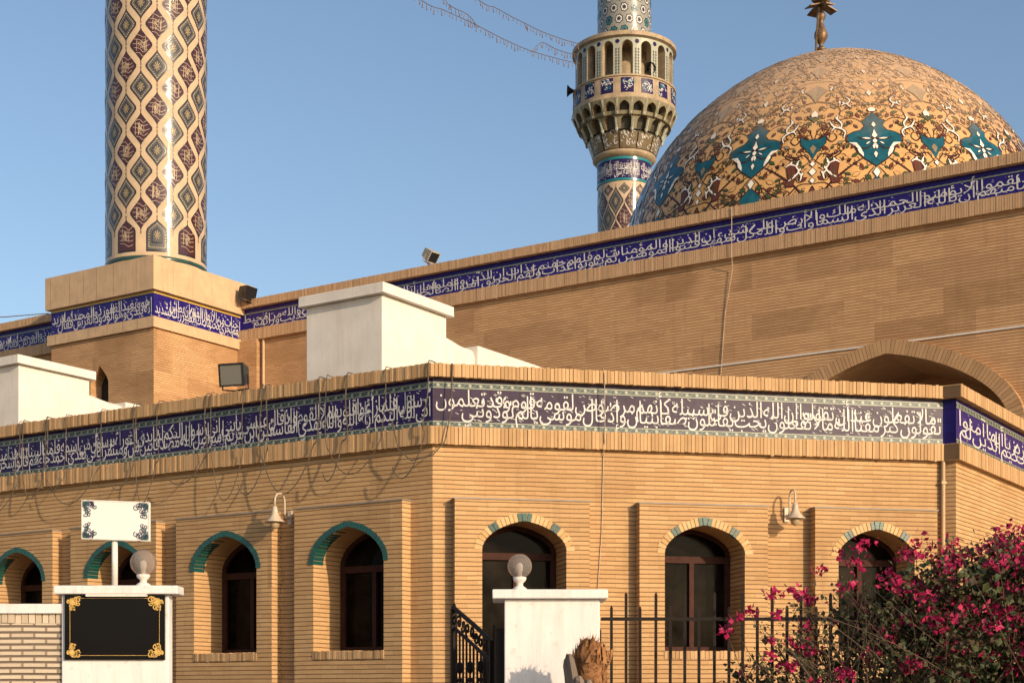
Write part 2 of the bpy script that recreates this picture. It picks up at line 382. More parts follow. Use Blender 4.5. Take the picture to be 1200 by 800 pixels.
def inscription(text, length, height, put, mb, mi=0, sy=None, tiers=2):
    """lays the words right to left in two interlaced tiers; put(x, y, z) maps x = metres from the right end, y = metres above the lower edge"""
    ws = [word_mesh(w) for w in text.split()]
    gap = .09; ty = height * .70; cur = [0.0, .35]; place = []
    for w in ws:                                          # next word goes to the tier that is behind, so both run on together
        k = 0 if cur[0] <= cur[1] else 1
        place.append((w, k, cur[k])); cur[k] += w[2] + gap
    sx = length / (max(cur) + .2)
    for i, ((vs, fs, wd_), k, x0) in enumerate(place):
        y0 = height * (.14, .46)[k]; x = (x0 + .12) * sx; st = 1.25 if k == 0 else .12
        lz = (i % 5) * .0008 + k * .0004
        mb.add([put(x + (wd_ - vx) * sx, y0 + (vy + max(0, vy - .46) * st) * ty, lz) for vx, vy in vs], fs, mi)
        for j_ in range(9):                               # vowel strokes and small hooks between the words
            cx_ = x + random.uniform(.0, 1.0) * wd_ * sx; cy = height * random.uniform(.04, .96); l = height * random.uniform(.03, .055); z_ = .0045 + .0004 * ((i * 9 + j_) % 13); w_ = l * .34
            if j_ % 3: pts = [(-1, -.5), (1, .5)]
            else: pts = [(-1, .5), (-.5, -.3), (.1, .3), (.6, -.4), (1.2, .4)]
            P_ = []
            for u, v in pts: P_ += [put(cx_ + u * l, cy + v * l, z_), put(cx_ + u * l + w_ * .4, cy + v * l - w_, z_)]
            mb.add(P_, [(2 * q, 2 * q + 1, 2 * q + 3, 2 * q + 2) for q in range(len(pts) - 1)], mi)

def border_tiles(mb, F, s0, s1, q, h0, h1, mats=(0, 1, 2)):     # running flower border: pale scroll, rosettes, on darker ground
    n = max(1, round((s1 - s0) / .13)); st = (s1 - s0) / n; hm = (h0 + h1) / 2; hh = (h1 - h0) / 2
    for i in range(n):
        c = s0 + (i + .5) * st
        pts = [F(c + math.cos(a) * .026 * (1 if k % 2 else .55), q + .0016, hm + math.sin(a) * hh * .7 * (1 if k % 2 else .55)) for k, a in enumerate([2 * math.pi * j / 12 for j in range(12)])]
        mb.poly(pts, mats[0])
        prev = None
        for j in range(9):
            u = j / 8; a_ = F(c - st / 2 + st * u, q + .0012, hm + hh * .62 * math.sin(u * 2 * math.pi)); b_ = F(c - st / 2 + st * u, q + .0012, hm + hh * .62 * math.sin(u * 2 * math.pi) + .012)
            if prev: mb.quad(prev[0], a_, b_, prev[1], mats[1])
            prev = (a_, b_)
    for h in (h0 + .004, h1 - .012): mb.quad(F(s0, q + .0014, h), F(s1, q + .0014, h), F(s1, q + .0014, h + .008), F(s0, q + .0014, h + .008), mats[2])

# ------------------------------------------------------------------ ground
g = MB(); g.quad((-1500, -600, 0), (1500, -600, 0), (1500, 2400, 0), (-1500, 2400, 0))
o = g.build('ground', 'ground'); o['kind'] = 'structure'
g = MB(); g.quad((-30, -6, .004), (30, -6, .004), (30, 11.8, .004), (-30, 11.8, .004))
o = g.build('pavement', 'paving'); o['kind'] = 'structure'
g = MB(); g.quad((-3.2, 12, .005), (-.15, 12, .005), (.6, 18.2, .005), (-.6, 17.6, .005))
o = g.build('path', 'paving'); o['kind'] = 'structure'

# ------------------------------------------------------------------ the front wing
TXT_C = "سبح لله ما في السماوات وما في الأرض وهو العزيز الحكيم يا أيها الذين آمنوا لم"
TXT_B = "تقولون ما لا تفعلون كبر مقتا عند الله أن تقولوا ما لا تفعلون إن الله يحب الذين يقاتلون في سبيله صفا كأنهم بنيان مرصوص وإذ قال موسى لقومه يا قوم لم تؤذونني وقد تعلمون"
TXT_A = "أني رسول الله إليكم فلما زاغوا أزاغ الله قلوبهم والله لا يهدي القوم الفاسقين وإذ قال عيسى ابن مريم يا بني إسرائيل إني رسول الله إليكم مصدقا لما بين يدي من التوراة ومبشرا برسول يأتي من بعدي اسمه أحمد فلما جاءهم بالبينات قالوا هذا سحر مبين ومن أظلم ممن افترى على الله الكذب وهو يدعى إلى الإسلام والله لا يهدي القوم الظالمين يريدون ليطفئوا نور الله بأفواههم والله متم نوره ولو كره الكافرون"
TXT_H = "والسماء ذات البروج واليوم الموعود وشاهد ومشهود قتل أصحاب الأخدود النار ذات الوقود إذ هم عليها قعود وهم على ما يفعلون بالمؤمنين شهود وما نقموا منهم إلا أن يؤمنوا بالله العزيز الحميد الذي له ملك السماوات والأرض والله على كل شيء شهيد إن الذين فتنوا المؤمنين والمؤمنات ثم لم يتوبوا فلهم عذاب جهنم ولهم عذاب الحريق إن الذين آمنوا وعملوا الصالحات"
TXT_T = ["لهم جنات تجري من تحتها الأنهار ذلك الفوز الكبير إن بطش ربك لشديد", "إنه هو يبدئ ويعيد وهو الغفور الودود ذو العرش المجيد فعال لما يريد", "هل أتاك حديث الجنود فرعون وثمود بل الذين كفروا في تكذيب والله من ورائهم محيط"]

H_COP1, H_COP0, H_BT, H_BB, H_COR0 = 5.545, 5.385, 5.343, 4.805, 4.592
HP = 3.935
QP = .165
wing = thing('brick_wing', 'low sand brick wing with chamfered corner, arched windows and dark tiled writing band', 'building', (C1[0], C1[1], 0))
panelsA = [(.33 + 2.08 * k, 2.03 + 2.08 * k, 1.165 + 2.06 * k) for k in range(6)]
panelsB = [(1.065 + 2.275 * k - .825, 1.065 + 2.275 * k + .825, 1.085 + 2.265 * k) for k in range(3)]
WA, WB = .555, .515
def facade(F, L, panels, w, spring, rise, kind):
    mb = MB(); last = 0
    lo = lambda i: .25 if (kind == 'B' and i == 0) else 2.145
    for i, (s0, s1, c) in enumerate(panels):
        mb.quad(F(last, 0, 0), F(s0, 0, 0), F(s0, 0, HP), F(last, 0, HP)); last = s1
        arch_panel(mb, F, s0, s1, 0, HP, c, w, lo(i), spring, rise, QP, -.42, q0=0)
    mb.quad(F(last, 0, 0), F(L, 0, 0), F(L, 0, HP), F(last, 0, HP))
    mb.quad(F(0, 0, HP), F(L, 0, HP), F(L, 0, H_COR0), F(0, 0, H_COR0))
    wall = mb.build('wall', 'brick', wing)
    fl = MB()
    for s0, s1, c in panels: fl.box(F, s0 - .012, s1 + .012, .004, QP + .014, HP + .001, HP + .018)
    fl.build('flashing', 'flash', wall)
    for i, (s0, s1, c) in enumerate(panels):
        fr = MB(); ins = .055; sl_ = lo(i); qg = -.415; isdoor = sl_ < 1
        at, T = ring_path(c, w - .002, spring, rise, legs=spring - sl_ - .002); n = 40; prev = None
        for k in range(n + 1):
            (x, y), (nx, ny) = at(T * k / n); xi, yi = x - nx * ins, y - ny * ins
            cur = (F(x, qg + .06, y), F(xi, qg + .06, yi), F(xi, qg, yi))
            if prev: fr.quad(prev[0], prev[1], cur[1], cur[0]); fr.quad(prev[1], prev[2], cur[2], cur[1])
            prev = cur
        fr.box(F, c - w + .01, c + w - .01, qg + .001, qg + .07, spring - .10, spring - .015)            # transom
        fr.box(F, c - .03, c + .03, qg + .001, qg + .066, sl_ + .004, spring - .101)                      # mullion
        fr.box(F, c - w + .01, c + w - .01, qg + .001, qg + .063, sl_ + .003, sl_ + .07)
        for sgn in (-1, 1): fr.box(F, c + sgn * (w - .055) - .02, c + sgn * (w - .055) + .02, qg + .001, qg + .058, sl_ + .07, spring - .102)
        if isdoor: fr.box(F, c - w + .01, c + w - .01, qg + .001, qg + .061, 1.0, 1.14)
        wname = 'door' if isdoor else 'window'
        win = fr.build(wname, 'wood', wing)
        pn = MB(); pn.poly(arch_fill(F, c, w - .01, sl_ + .002, spring, rise, qg + .02)); pn.build('pane', 'glass', win)
        # arch of voussoirs
        ar = MB(); n = 0
        if kind == 'A':
            at, T = ring_path(c, w - .004, spring, rise, legs=.02); n = 30
            for k in range(n):
                a0, a1 = T * k / n + .002, T * (k + 1) / n - .002; e = .072 + random.uniform(-.004, .004)
                (x0, y0), (n0, m0) = at(a0); (x1, y1), (n1, m1) = at(a1); qf = QP + .012 + random.uniform(-.003, .003); qb = -.02
                P = [F(x0, qf, y0), F(x1, qf, y1), F(x1 + n1 * e, qf, y1 + m1 * e), F(x0 + n0 * e, qf, y0 + m0 * e)]
                Qb = [F(x0, qb, y0), F(x1, qb, y1), F(x1 + n1 * e, qb, y1 + m1 * e), F(x0 + n0 * e, qb, y0 + m0 * e)]
                ar.add(P + Qb, [(0, 1, 2, 3), (0, 4, 5, 1), (1, 5, 6, 2), (2, 6, 7, 3), (3, 7, 4, 0)], 0)
            ar.build('window_arch', ['teal'], wing)
        else:
            at, T = ring_path(c, w + .003, spring - .03, rise + .03, legs=.0); n = 27
            for k in range(n):
                a0, a1 = T * k / n + .004, T * (k + 1) / n - .004; e = .098 + random.uniform(-.005, .005)
                (x0, y0), (n0, m0) = at(a0); (x1, y1), (n1, m1) = at(a1); qf = QP + .007 + random.uniform(-.002, .003); qb = QP - .05
                tq = 1 if k in (12, 13, 14, 5, 6, 20, 21) else 0
                if tq: qf += .003
                P = [F(x0, qf, y0), F(x1, qf, y1), F(x1 + n1 * e, qf, y1 + m1 * e), F(x0 + n0 * e, qf, y0 + m0 * e)]
                Qb = [F(x0, qb, y0), F(x1, qb, y1), F(x1 + n1 * e, qb, y1 + m1 * e), F(x0 + n0 * e, qb, y0 + m0 * e)]
                ar.add(P + Qb, [(0, 1, 2, 3), (0, 4, 5, 1), (1, 5, 6, 2), (2, 6, 7, 3), (3, 7, 4, 0)], tq)
            ar.build('door_arch' if isdoor else 'window_arch', ['voussoir', 'teal'], wing)
        if not isdoor:
            sm = MB(); soldiers(sm, F, c - w - .01, c + w + .01, -.35, QP + .012, sl_ - .095, sl_ + .006); sm.build('window_sill', 'soldier', wing)
    return wall
wA = facade(FA, LA, panelsA, WA, 3.25, .42, 'A'); wA['label'] = 'brick wall side with teal arched windows, in raking light'
wB = facade(FB, LB, panelsB, WB, 3.365, .325, 'B'); wB['label'] = 'sunlit chamfered brick wall with three arched openings'
cm = MB(); cm.quad(FC(0, 0, 0), FC(LC, 0, 0), FC(LC, 0, H_COR0), FC(0, 0, H_COR0)); cm.quad(E_, N_, N_ + Vector((0, 0, H_COR0)), E_ + Vector((0, 0, H_COR0)))
wC = cm.build('wall', 'brick', wing, label='plain brick wall receding on the right')
def trims(F, s0, s1, text, ground, start_right, q=0.0, hs=(H_COP1, H_COP0, H_BT, H_BB, H_COR0), parent=None, brickm='soldier', bord=.075, oc=.10, ok=.075, cs=(0, 0), rnd=1.0, gold=False):
    h1, h0, bt, bb, c0 = hs
    cp = MB(); cp.box(F, s0 - cs[0], s1 + cs[1], q - .25, q + oc - .012, h0 + .006, h1 - .01, 1)
    soldiers(cp, F, s0 - cs[0], s1 + cs[1], q - .26, q + oc, h0, h1, rnd=rnd); cp.build('coping', [brickm, 'core'], parent)
    cc = MB(); k = ok / max(oc, .01)
    cc.box(F, s0 - cs[0] * k, s1 + cs[1] * k, q - .2, q + ok - .012, c0 + .005, bb - .006, 1)
    soldiers(cc, F, s0 - cs[0] * k, s1 + cs[1] * k, q - .21, q + ok, c0, bb, rnd=rnd); cc.build('cornice', [brickm, 'core'], parent)
    bn = MB(); bn.box(F, s0, s1, q - .18, q + .002, bb - .004, h0 + .02, 0); band = bn.build('tile_band', [ground], parent)
    qb = q + .002
    if bord:
        bo = MB()
        for a, b_ in ((bb, bb + bord), (bt - bord, bt)):
            bo.quad(F(s0, qb + .002, a), F(s1, qb + .002, a), F(s1, qb + .002, b_), F(s0, qb + .002, b_), 3)
            border_tiles(bo, F, s0, s1, qb + .002, a, b_, (0, 1, 0))
        bo.build('border', ['pale', 'sage', 'gold', 'border_blue'], band)
    lt = MB(); H = bt - bb - 2 * bord; base = bb + bord
    if start_right: inscription(text, s1 - s0, H, lambda x, y, z: F(s1 - x, qb + .004 + z, base + y), lt)
    else: inscription(text, s1 - s0, H, lambda x, y, z: F(s0 + x, qb + .004 + z, base + y), lt)
    lt.build('inscription', ['letter'], band)
    return band
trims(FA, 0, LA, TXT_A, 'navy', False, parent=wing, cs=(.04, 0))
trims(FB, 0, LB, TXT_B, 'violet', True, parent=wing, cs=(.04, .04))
trims(FC, 0, LC, TXT_C, 'cobalt', True, parent=wing, cs=(.10, 0), rnd=.5)
bx = MB(); bx.quad(E_ + Vector((0, 0, H_COR0)), N_ + Vector((0, 0, H_COR0)), N_ + Vector((0, 0, H_COP1)), E_ + Vector((0, 0, H_COP1))); bx.build('tile_band', 'cobalt', wing)
rf = MB(); P = [FA(LA, -.1, 5.2), FA(0, -.1, 5.2), FB(LB, -.1, 5.2), FC(LC, -.1, 5.2)]; P.append(P[-1] + FA.d * (LA + 4)); rf.poly(P); rf.build('roof', 'roof', wing)
sw = MB(); a = FA(LA, 0, 0); b_ = FA(LA, -11.8, 0); sw.quad(a, b_, b_ + Vector((0, 0, H_COP1)), a + Vector((0, 0, H_COP1))); sw.build('wall', 'brick', wing)
stp = MB(); stp.box(FB, .3, 1.9, .0, .6, 0, .24); stp.build('doorstep', 'stone', wing)
dp = MB(); dp.tube([FB(LB - .02, .05, 0), FB(LB - .02, .05, H_COR0 - .01)], .028, 10)
for h in (1.5, 3.2, 4.3): dp.box(FB, LB - .055, LB + .012, .0, .083, h, h + .03)
dp.build('drainpipe', 'pipe', wing, smooth=False)

# ------------------------------------------------------------------ the prayer hall
H0 = ((1000 - CX) / FPX * 28, 28.0)
FH = frame(H0, ANG_A, ANG_A + 90)
HS = (11.02, 10.83, 10.73, 10.32, 10.05)
hall = thing('prayer_hall', 'tall sand brick prayer hall with blue writing band and big patterned dome', 'mosque', (H0[0], H0[1], 0))
ST, SE = 15.37, -12.0                                     # tower corner and right end along the hall wall
AW, AC, AR, ASP = 2.2, -.68, .27, 6.35                    # large arch of the hall: half width, centre, ring width, spring
mb = MB()
arch_panel(mb, FH, SE, ST, 0, HS[4] + .1, AC, AW, 0, ASP, 7.80 - ASP, 0, -2.4, n=36, sharp=.28)
mb.build('wall', 'brick_hall', hall)
bk = MB(); arch_panel(bk, FH, AC - AW - .05, AC + AW + .05, 0, 8.2, AC, 1.35, 2.0, 6.2, 1.0, -2.38, -2.8, sharp=.3); bw = bk.build('arch_recess', 'brick_hall', hall)
dk = MB(); dk.poly(arch_fill(FH, AC, 1.36, 2.0, 6.2, 1.01, -2.75)); dk.build('pane', 'glass', bw)
ar = MB(); at, T = ring_path(AC, AW, ASP, 7.80 - ASP, legs=3, sharp=.28); n = 170
for k in range(n):                                        # projecting archivolt of thin radial bricks
    e = AR + random.uniform(-.006, .006); qf = .17 + random.uniform(-.003, .003); P = []
    for u in (T * k / n + .003, T * (k + 1) / n - .003):
        (x, y) = at(u)[0]; (xa_, ya_), (xb_, yb_) = at(u - .10)[0], at(u + .10)[0]; l_ = math.hypot(xb_ - xa_, yb_ - ya_); nx, ny = -(yb_ - ya_) / l_, (xb_ - xa_) / l_; P += [FH(x, -.02, y), FH(x, qf, y), FH(x + nx * e, qf, y + ny * e), FH(x + nx * e, -.02, y + ny * e)]
    ar.add(P, [(0, 1, 5, 4), (1, 2, 6, 5), (2, 3, 7, 6), (0, 1, 2, 3), (4, 5, 6, 7)])
ar.build('archivolt', island('archivolt brick', (.48, .285, .14), (.38, .22, .105)), hall)
lg = MB()
for a, b_ in ((AC + AW + .30, ST - 3.0), (SE, AC - AW - .42)):
    pass
at2, T2 = ring_path(AC, AW + AR, ASP, 7.80 - ASP + AR, legs=3, sharp=.28)
xs8 = [at2(T2 * k / 400)[0] for k in range(401)]; xl = [x for x, y in xs8 if y > 8.01]
xa, xb = (min(xl), max(xl)) if xl else (AC, AC)
lg.box(FH, xb - .3, ST - .9, -.01, .022, 7.995, 8.025); lg.box(FH, SE, xa + .3, -.01, .022, 7.995, 8.025); lg.build('string_course', 'plaster', hall)
pl_ = MB(); pl_.box(FH, ST - .62, ST, 0.003, .14, 0, HS[4] - .002); pl_.build('pilaster', 'brick_hall', hall)
cpipe = MB(); cpipe.tube([FH(ST - .75, .04, 4), FH(ST - .75, .04, HS[4])], .03, 8); cpipe.build('drainpipe', 'stone', hall)
trims(FH, SE, ST, TXT_H + ' ' + TXT_T[2], 'cobalt', False, hs=HS, parent=hall, brickm='soldier_hall', bord=.028, oc=.13, ok=.10, rnd=.6)
# left part of the hall, stepped forward behind the corner tower
KX = Vector((-8.08, 34.06, 0)); FT = frame(KX, ANG_A, ANG_A + 90); FR = frame(KX, ANG_C, ANG_C - 90)     # tower: left face, right face
TL, TR = 3.45, 2.8
FL = frame(FT(TL - .3, -1.11, 0), ANG_A, ANG_A + 90)
mb = MB(); mb.quad(FL(0, 0, 0), FL(12, 0, 0), FL(12, 0, HS[4] + .1), FL(0, 0, HS[4] + .1)); mb.build('wall', 'brick_hall', hall)
trims(FL, 0, 12, TXT_T[1] + ' ' + TXT_T[2] + ' ' + TXT_T[0], 'cobalt', False, hs=HS, parent=hall, brickm='soldier_hall', bord=.028, oc=.13, ok=.10, rnd=.6)
rr = MB(); rr.poly([FH(SE, -.15, 10.6), FH(ST + 12, -.15, 10.6), FH(ST + 12, -22, 10.6), FH(SE, -22, 10.6)]); rr.build('roof', 'roof', hall)
ew = MB(); ew.quad(FH(SE, 0, 0), FH(SE, -22, 0), FH(SE, -22, 10.9), FH(SE, 0, 10.9)); ew.quad(FH(ST + 12, -22, 0), FH(SE, -22, 0), FH(SE, -22, 10.9), FH(ST + 12, -22, 10.9)); ew.build('wall', 'brick_hall', hall)

# ---- dome
DY = 40.0; DC = Vector(((977 - CX) / FPX * DY, DY, 0)); DR, DZ0, DH, DP, DQ = 5.745, 10.729, 7.724, 2.878, 1.4425
def dome_rz(tt): return DR * max(0, 1 - abs(tt) ** DP) ** (1 / DQ), DZ0 + DH * tt
_arc = []; _l = 0; _p = None
for i in range(2001):
    tt = 1 - (1 - i / 2000) ** 1.6
    r_, z_ = dome_rz(tt)
    if _p: _l += math.hypot(r_ - _p[0], z_ - _p[1])
    _p = (r_, z_); _arc.append((_l, r_, z_))
_v0 = next(a[0] for a in _arc if a[2] >= 14.3)          # arc length of the medallion centres
R0 = next(a[1] for a in _arc if a[2] >= 14.3)
import bisect
_keys = [a[0] for a in _arc]
def dome_pt(ang, v, off=0):                              # ang in radians; v = metres up the meridian from the medallion centres
    u = min(max(v + _v0, 0), _l - 1e-4); i = min(bisect.bisect_right(_keys, u), 2000); i = max(1, i)
    a, b2 = _arc[i - 1], _arc[i]; f = (u - a[0]) / max(1e-9, b2[0] - a[0])
    r_ = a[1] + (b2[1] - a[1]) * f; z_ = a[2] + (b2[2] - a[2]) * f
    dr, dz = b2[1] - a[1], b2[2] - a[2]; l = math.hypot(dr, dz) or 1
    r_ += dz / l * off; z_ -= dr / l * off
    return (DC.x + r_ * math.cos(ang), DC.y + r_ * math.sin(ang), z_)
dm = MB(); prof = [(DR, 10.6 - .1)] + [(a[1], a[2]) for a in _arc[::20]]; prof[-1] = (.0005, DZ0 + DH)
dm.lathe((DC.x, DC.y, 0), prof, 288)
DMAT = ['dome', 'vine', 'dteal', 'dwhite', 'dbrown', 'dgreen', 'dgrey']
class Motif:                                              # shapes in sector metres (x across, y up), mirrored and repeated round the dome
    def __init__(s): s.items = []
    def blob(s, pts, mi, lv, outline=.022, c=None):
        cx_ = sum(p[0] for p in pts) / len(pts) if c is None else c[0]; cy_ = sum(p[1] for p in pts) / len(pts) if c is None else c[1]
        if outline:
            o = []
            for x, y in pts:
                l = math.hypot(x - cx_, y - cy_) or 1; o.append((cx_ + (x - cx_) * (1 + outline / l), cy_ + (y - cy_) * (1 + outline / l)))
            s.items.append(('b', o, (cx_, cy_), 1, lv))
        s.items.append(('b', pts, (cx_, cy_), mi, lv + 1))
    def line(s, pts, w, mi=1, lv=0): s.items.append(('l', pts, w, mi, lv))
    def leaf(s, x, y, a, l, w, mi, lv=1, outline=.012):
        ca, sa = math.cos(a), math.sin(a)
        p = [(u * l - l / 2, w * math.sin(math.pi * u) * sg) for u, sg in ((0, 1), (.3, 1), (.6, 1), (1, 1), (.6, -1), (.3, -1))]
        s.blob([(x + px_ * ca - py_ * sa, y + px_ * sa + py_ * ca) for px_, py_ in p], mi, lv, outline)
def emit(mot, mb, az, mirror):
    sg = -1 if mirror else 1
    T_ = lambda x, y, lv: dome_pt(az + sg * x / R0, y, .005 + lv * .003)
    for it in mot.items:
        if it[0] == 'b':
            _, pts, c, mi, lv = it; n = len(pts); size = max(math.hypot(p[0] - c[0], p[1] - c[1]) for p in pts); nr = 1 if size < .16 else 3 if size < .4 else 5
            vs = [T_(c[0], c[1], lv)]
            for k in range(1, nr + 1):
                f = k / nr; vs += [T_(c[0] + (x - c[0]) * f, c[1] + (y - c[1]) * f, lv) for x, y in pts]
            fs = [(0, 1 + i, 1 + (i + 1) % n) for i in range(n)]
            for k in range(nr - 1): fs += [(1 + k * n + i, 1 + (k + 1) * n + i, 1 + (k + 1) * n + (i + 1) % n, 1 + k * n + (i + 1) % n) for i in range(n)]
            mb.add(vs, fs, mi)
        else:
            _, pts, w, mi, lv = it; vs = []
            for i, (x, y) in enumerate(pts):
                a_, b2 = pts[max(0, i - 1)], pts[min(len(pts) - 1, i + 1)]; tx, ty = b2[0] - a_[0], b2[1] - a_[1]; l = math.hypot(tx, ty) or 1
                ww = 1.0 * w * (.55 + .45 * math.sin(math.pi * min(1, max(0, i / (len(pts) - 1)))))
                vs += [T_(x - ty / l * ww, y + tx / l * ww, lv), T_(x + ty / l * ww, y - tx / l * ww, lv)]
            mb.add(vs, [(2 * i, 2 * i + 1, 2 * i + 3, 2 * i + 2) for i in range(len(pts) - 1)], mi)
def spline(pts, n=8):
    out = []; P_ = [pts[0]] + list(pts) + [pts[-1]]
    for i in range(1, len(P_) - 2):
        p0, p1, p2, p3 = P_[i - 1:i + 3]
        for k in range(n):
            u = k / n; out.append(tuple(.5 * (2 * p1[j] + (p2[j] - p0[j]) * u + (2 * p0[j] - 5 * p1[j] + 4 * p2[j] - p3[j]) * u * u + (3 * p1[j] - p0[j] - 3 * p2[j] + p3[j]) * u ** 3) for j in (0, 1)))
    return out + [pts[-1]]
def spiral(cx_, cy_, r, a0, turns, n=22, sgn=1):
    return [(cx_ + r * (1 - .8 * k / n) * math.cos(a0 + sgn * turns * 2 * math.pi * k / n), cy_ + r * (1 - .8 * k / n) * math.sin(a0 + sgn * turns * 2 * math.pi * k / n)) for k in range(n + 1)]
half = [(0, .85), (.07, .73), (.19, .62), (.27, .53), (.21, .40), (.29, .29), (.45, .25), (.60, .17), (.63, .0), (.47, -.11), (.39, -.31), (.26, -.47), (.10, -.60), (0, -.68)]
full = half + [(-x, y) for x, y in half[-2:0:-1]]
ctr = Motif(); hf = Motif()                               # centre-line shapes (not mirrored) and half-sector shapes (mirrored)
HSX = math.pi / 12 * R0                                   # half a sector, in metres
for yy, sc_ in ((0, 1.0), (-1.72, .95)):
    ctr.blob([(x * sc_, y * sc_ + yy) for x, y in full], 2, 2, .03, (0, yy))
def cw(pts, ol): ctr.blob([(x * .74, .04 + (y - .04) * .86) for x, y in pts], 3, 5, ol)
cw([(0, .62), (.07, .50), (0, .42), (-.07, .50)], .018)
cw([(0, .36), (.04, .24), (.09, .14), (0, .06), (-.09, .14), (-.04, .24)], .02)
cw([(0, .04), (.07, -.02), (.05, -.08), (0, -.11), (-.05, -.08), (-.07, -.02)], .02)
for sg_ in (-1, 1): cw([(0, -.12), (sg_ * .04, -.13), (sg_ * .085, -.20), (sg_ * .05, -.29), (sg_ * .01, -.25)], .018)
cw([(0, -.36), (.06, -.44), (0, -.56), (-.06, -.44)], .018)
ctr.line(spline([(-.40, .1), (-.2, .02), (0, .06), (.2, .02), (.40, .1)]), .018, 1, 5)
ctr.blob([(0, 1.02), (.10, .95), (.07, .87), (-.07, .87), (-.10, .95)], 3, 4, .022)
ctr.blob([(0, -.72), (.08, -.84), (0, -.97), (-.08, -.84)], 3, 4, .022)
hf.blob([(.59, -.05), (.45, -.13), (.37, -.33), (.27, -.45), (.27, -.36), (.33, -.20), (.42, -.06)], 3, 5, 0)
hf.leaf(.19, .05, .12, .22, .022, 3, 6, .016); hf.line(spline([(.08, -.12), (.2, -.22), (.35, -.2)]), .016, 1, 5); hf.leaf(.16, -.08, -.6, .13, .018, 3, 6, .014)
# lotus between two medallions (x = HSX)
L = HSX
hf.blob([(L, -.42), (L - .10, -.22), (L - .27, -.02), (L - .30, .2), (L - .14, .1), (L, .12), (L, -.1)], 2, 2, .026)
hf.blob([(L, -.3), (L - .08, -.14), (L, -.04)], 6, 5, .012)
hf.blob([(L, 1.0), (L - .09, .88), (L - .06, .78), (L, .80)], 3, 5, .02); hf.blob([(L, .62), (L - .13, .76), (L - .18, .86), (L, .74)], 5, 3, .02)
for yy, ss in ((-.55, .07), (-.75, .10), (-.97, .07)): hf.blob([(L, yy + ss), (L - ss * .8, yy), (L, yy - ss)], 3, 4, .024)
hf.line(spline([(L - .02, .12), (L - .10, .35), (L - .28, .52), (L - .52, .70), (L - .62, .98), (L - .40, 1.2), (L - .02, 1.30)]), .017)
hf.line(spline([(L - .02, -.42), (L - .22, -.58), (L - .45, -.42), (L - .62, -.28), (L - .58, -.08), (L - .42, -.08)]), .017)
hf.line(spline([(.62, -.02), (.80, -.25), (1.02, -.33), (1.2, -.30), (L - .02, -.55)]), .019)
hf.line(spline([(.28, .55), (.5, .68), (.85, .62), (1.02, .42), (1.1, .18), (.98, .02), (.86, .12), (.92, .26)]), .019)
hf.line(spline([(.08, 1.0), (.35, 1.12), (.62, 1.0), (.80, .85), (.70, .72)]), .014)
hf.line(spline([(.30, -.48), (.55, -.66), (.85, -.92), (1.1, -1.2), (1.3, -1.7)]), .026)
hf.line(spline([(L - .02, -1.05), (1.1, -1.05), (.8, -1.3), (.5, -1.2), (.3, -1.0), (.1, -1.02)]), .018)
hf.line(spline([(.05, -.7), (.2, -.9), (.22, -1.1)]), .014)
hf.line(spline([(L, -1.1), (L - .12, -1.35), (L - .35, -1.6), (L - .5, -2.0)]), .026)
hf.blob([(.80, -.55), (.98, -.50), (1.03, -.78), (.96, -1.06), (.80, -1.04), (.86, -.80)], 4, 3, .026); hf.line([(.93, -.62), (.95, -.85), (.90, -1.0)], .012, 5, 6)
for rib in ([(.70, .10), (.66, .26), (.76, .36), (.90, .40), (.98, .30)], [(.76, .36), (.74, .52), (.84, .66), (.82, .80)], [(.80, .38), (.94, .46), (1.02, .60)],
            [(L - .30, -.42), (L - .36, -.56), (L - .30, -.70), (L - .40, -.84), (L - .52, -.92)], [(L - .36, -.56), (L - .50, -.50), (L - .60, -.56)], [(L - .32, -.72), (L - .24, -.82), (L - .26, -.95)], [(.50, 1.02), (.58, 1.14), (.52, 1.28), (.62, 1.40)], [(.56, 1.14), (.66, 1.16), (.74, 1.10)]):
    hf.line(spline(rib), .042, 1, 3); hf.line(spline(rib), .018, 3, 5)
    for (x, y) in rib[1:-1]: hf.leaf(x + .02, y + .03, 1.1, .11, .026, 3, 4, .016)
for (x, y, a, l, w, mi) in [(.55, .86, .3, .2, .045, 5), (.46, -.38, -.7, .18, .04, 5), (.7, -.44, .2, .2, .05, 0), (.62, .05, 1.2, .16, .04, 4), (.78, -.02, -.4, .16, .04, 6), (1.16, .45, 1.0, .2, .05, 4), (1.24, .02, 1.6, .17, .05, 5), (1.12, -.16, .4, .16, .045, 4),
                            (.36, .75, 1.0, .17, .04, 4), (.15, 1.15, .6, .17, .04, 6), (.45, -.88, -.5, .2, .05, 0), (.62, -.86, .5, .14, .035, 5), (.32, -.68, 1.2, .18, .035, 4), (.45, -1.05, .2, .17, .045, 4), (.65, -1.12, -.4, .16, .04, 5), (1.15, -.62, 1.1, .15, .04, 5),
                            (1.2, -.92, .6, .17, .045, 4), (1.05, -.45, .1, .14, .04, 5), (1.0, .82, -.5, .2, .05, 4), (1.25, .62, .4, .14, .04, 5), (.95, 1.1, .7, .18, .045, 6), (1.22, 1.1, -.3, .15, .04, 4), (.42, .42, .9, .14, .035, 4), (.5, -.15, -.9, .15, .035, 4), (.16, -.95, 1.2, .14, .03, 5)]:
    hf.leaf(x, y, a, l, w, mi)
rr_ = random.Random(11)
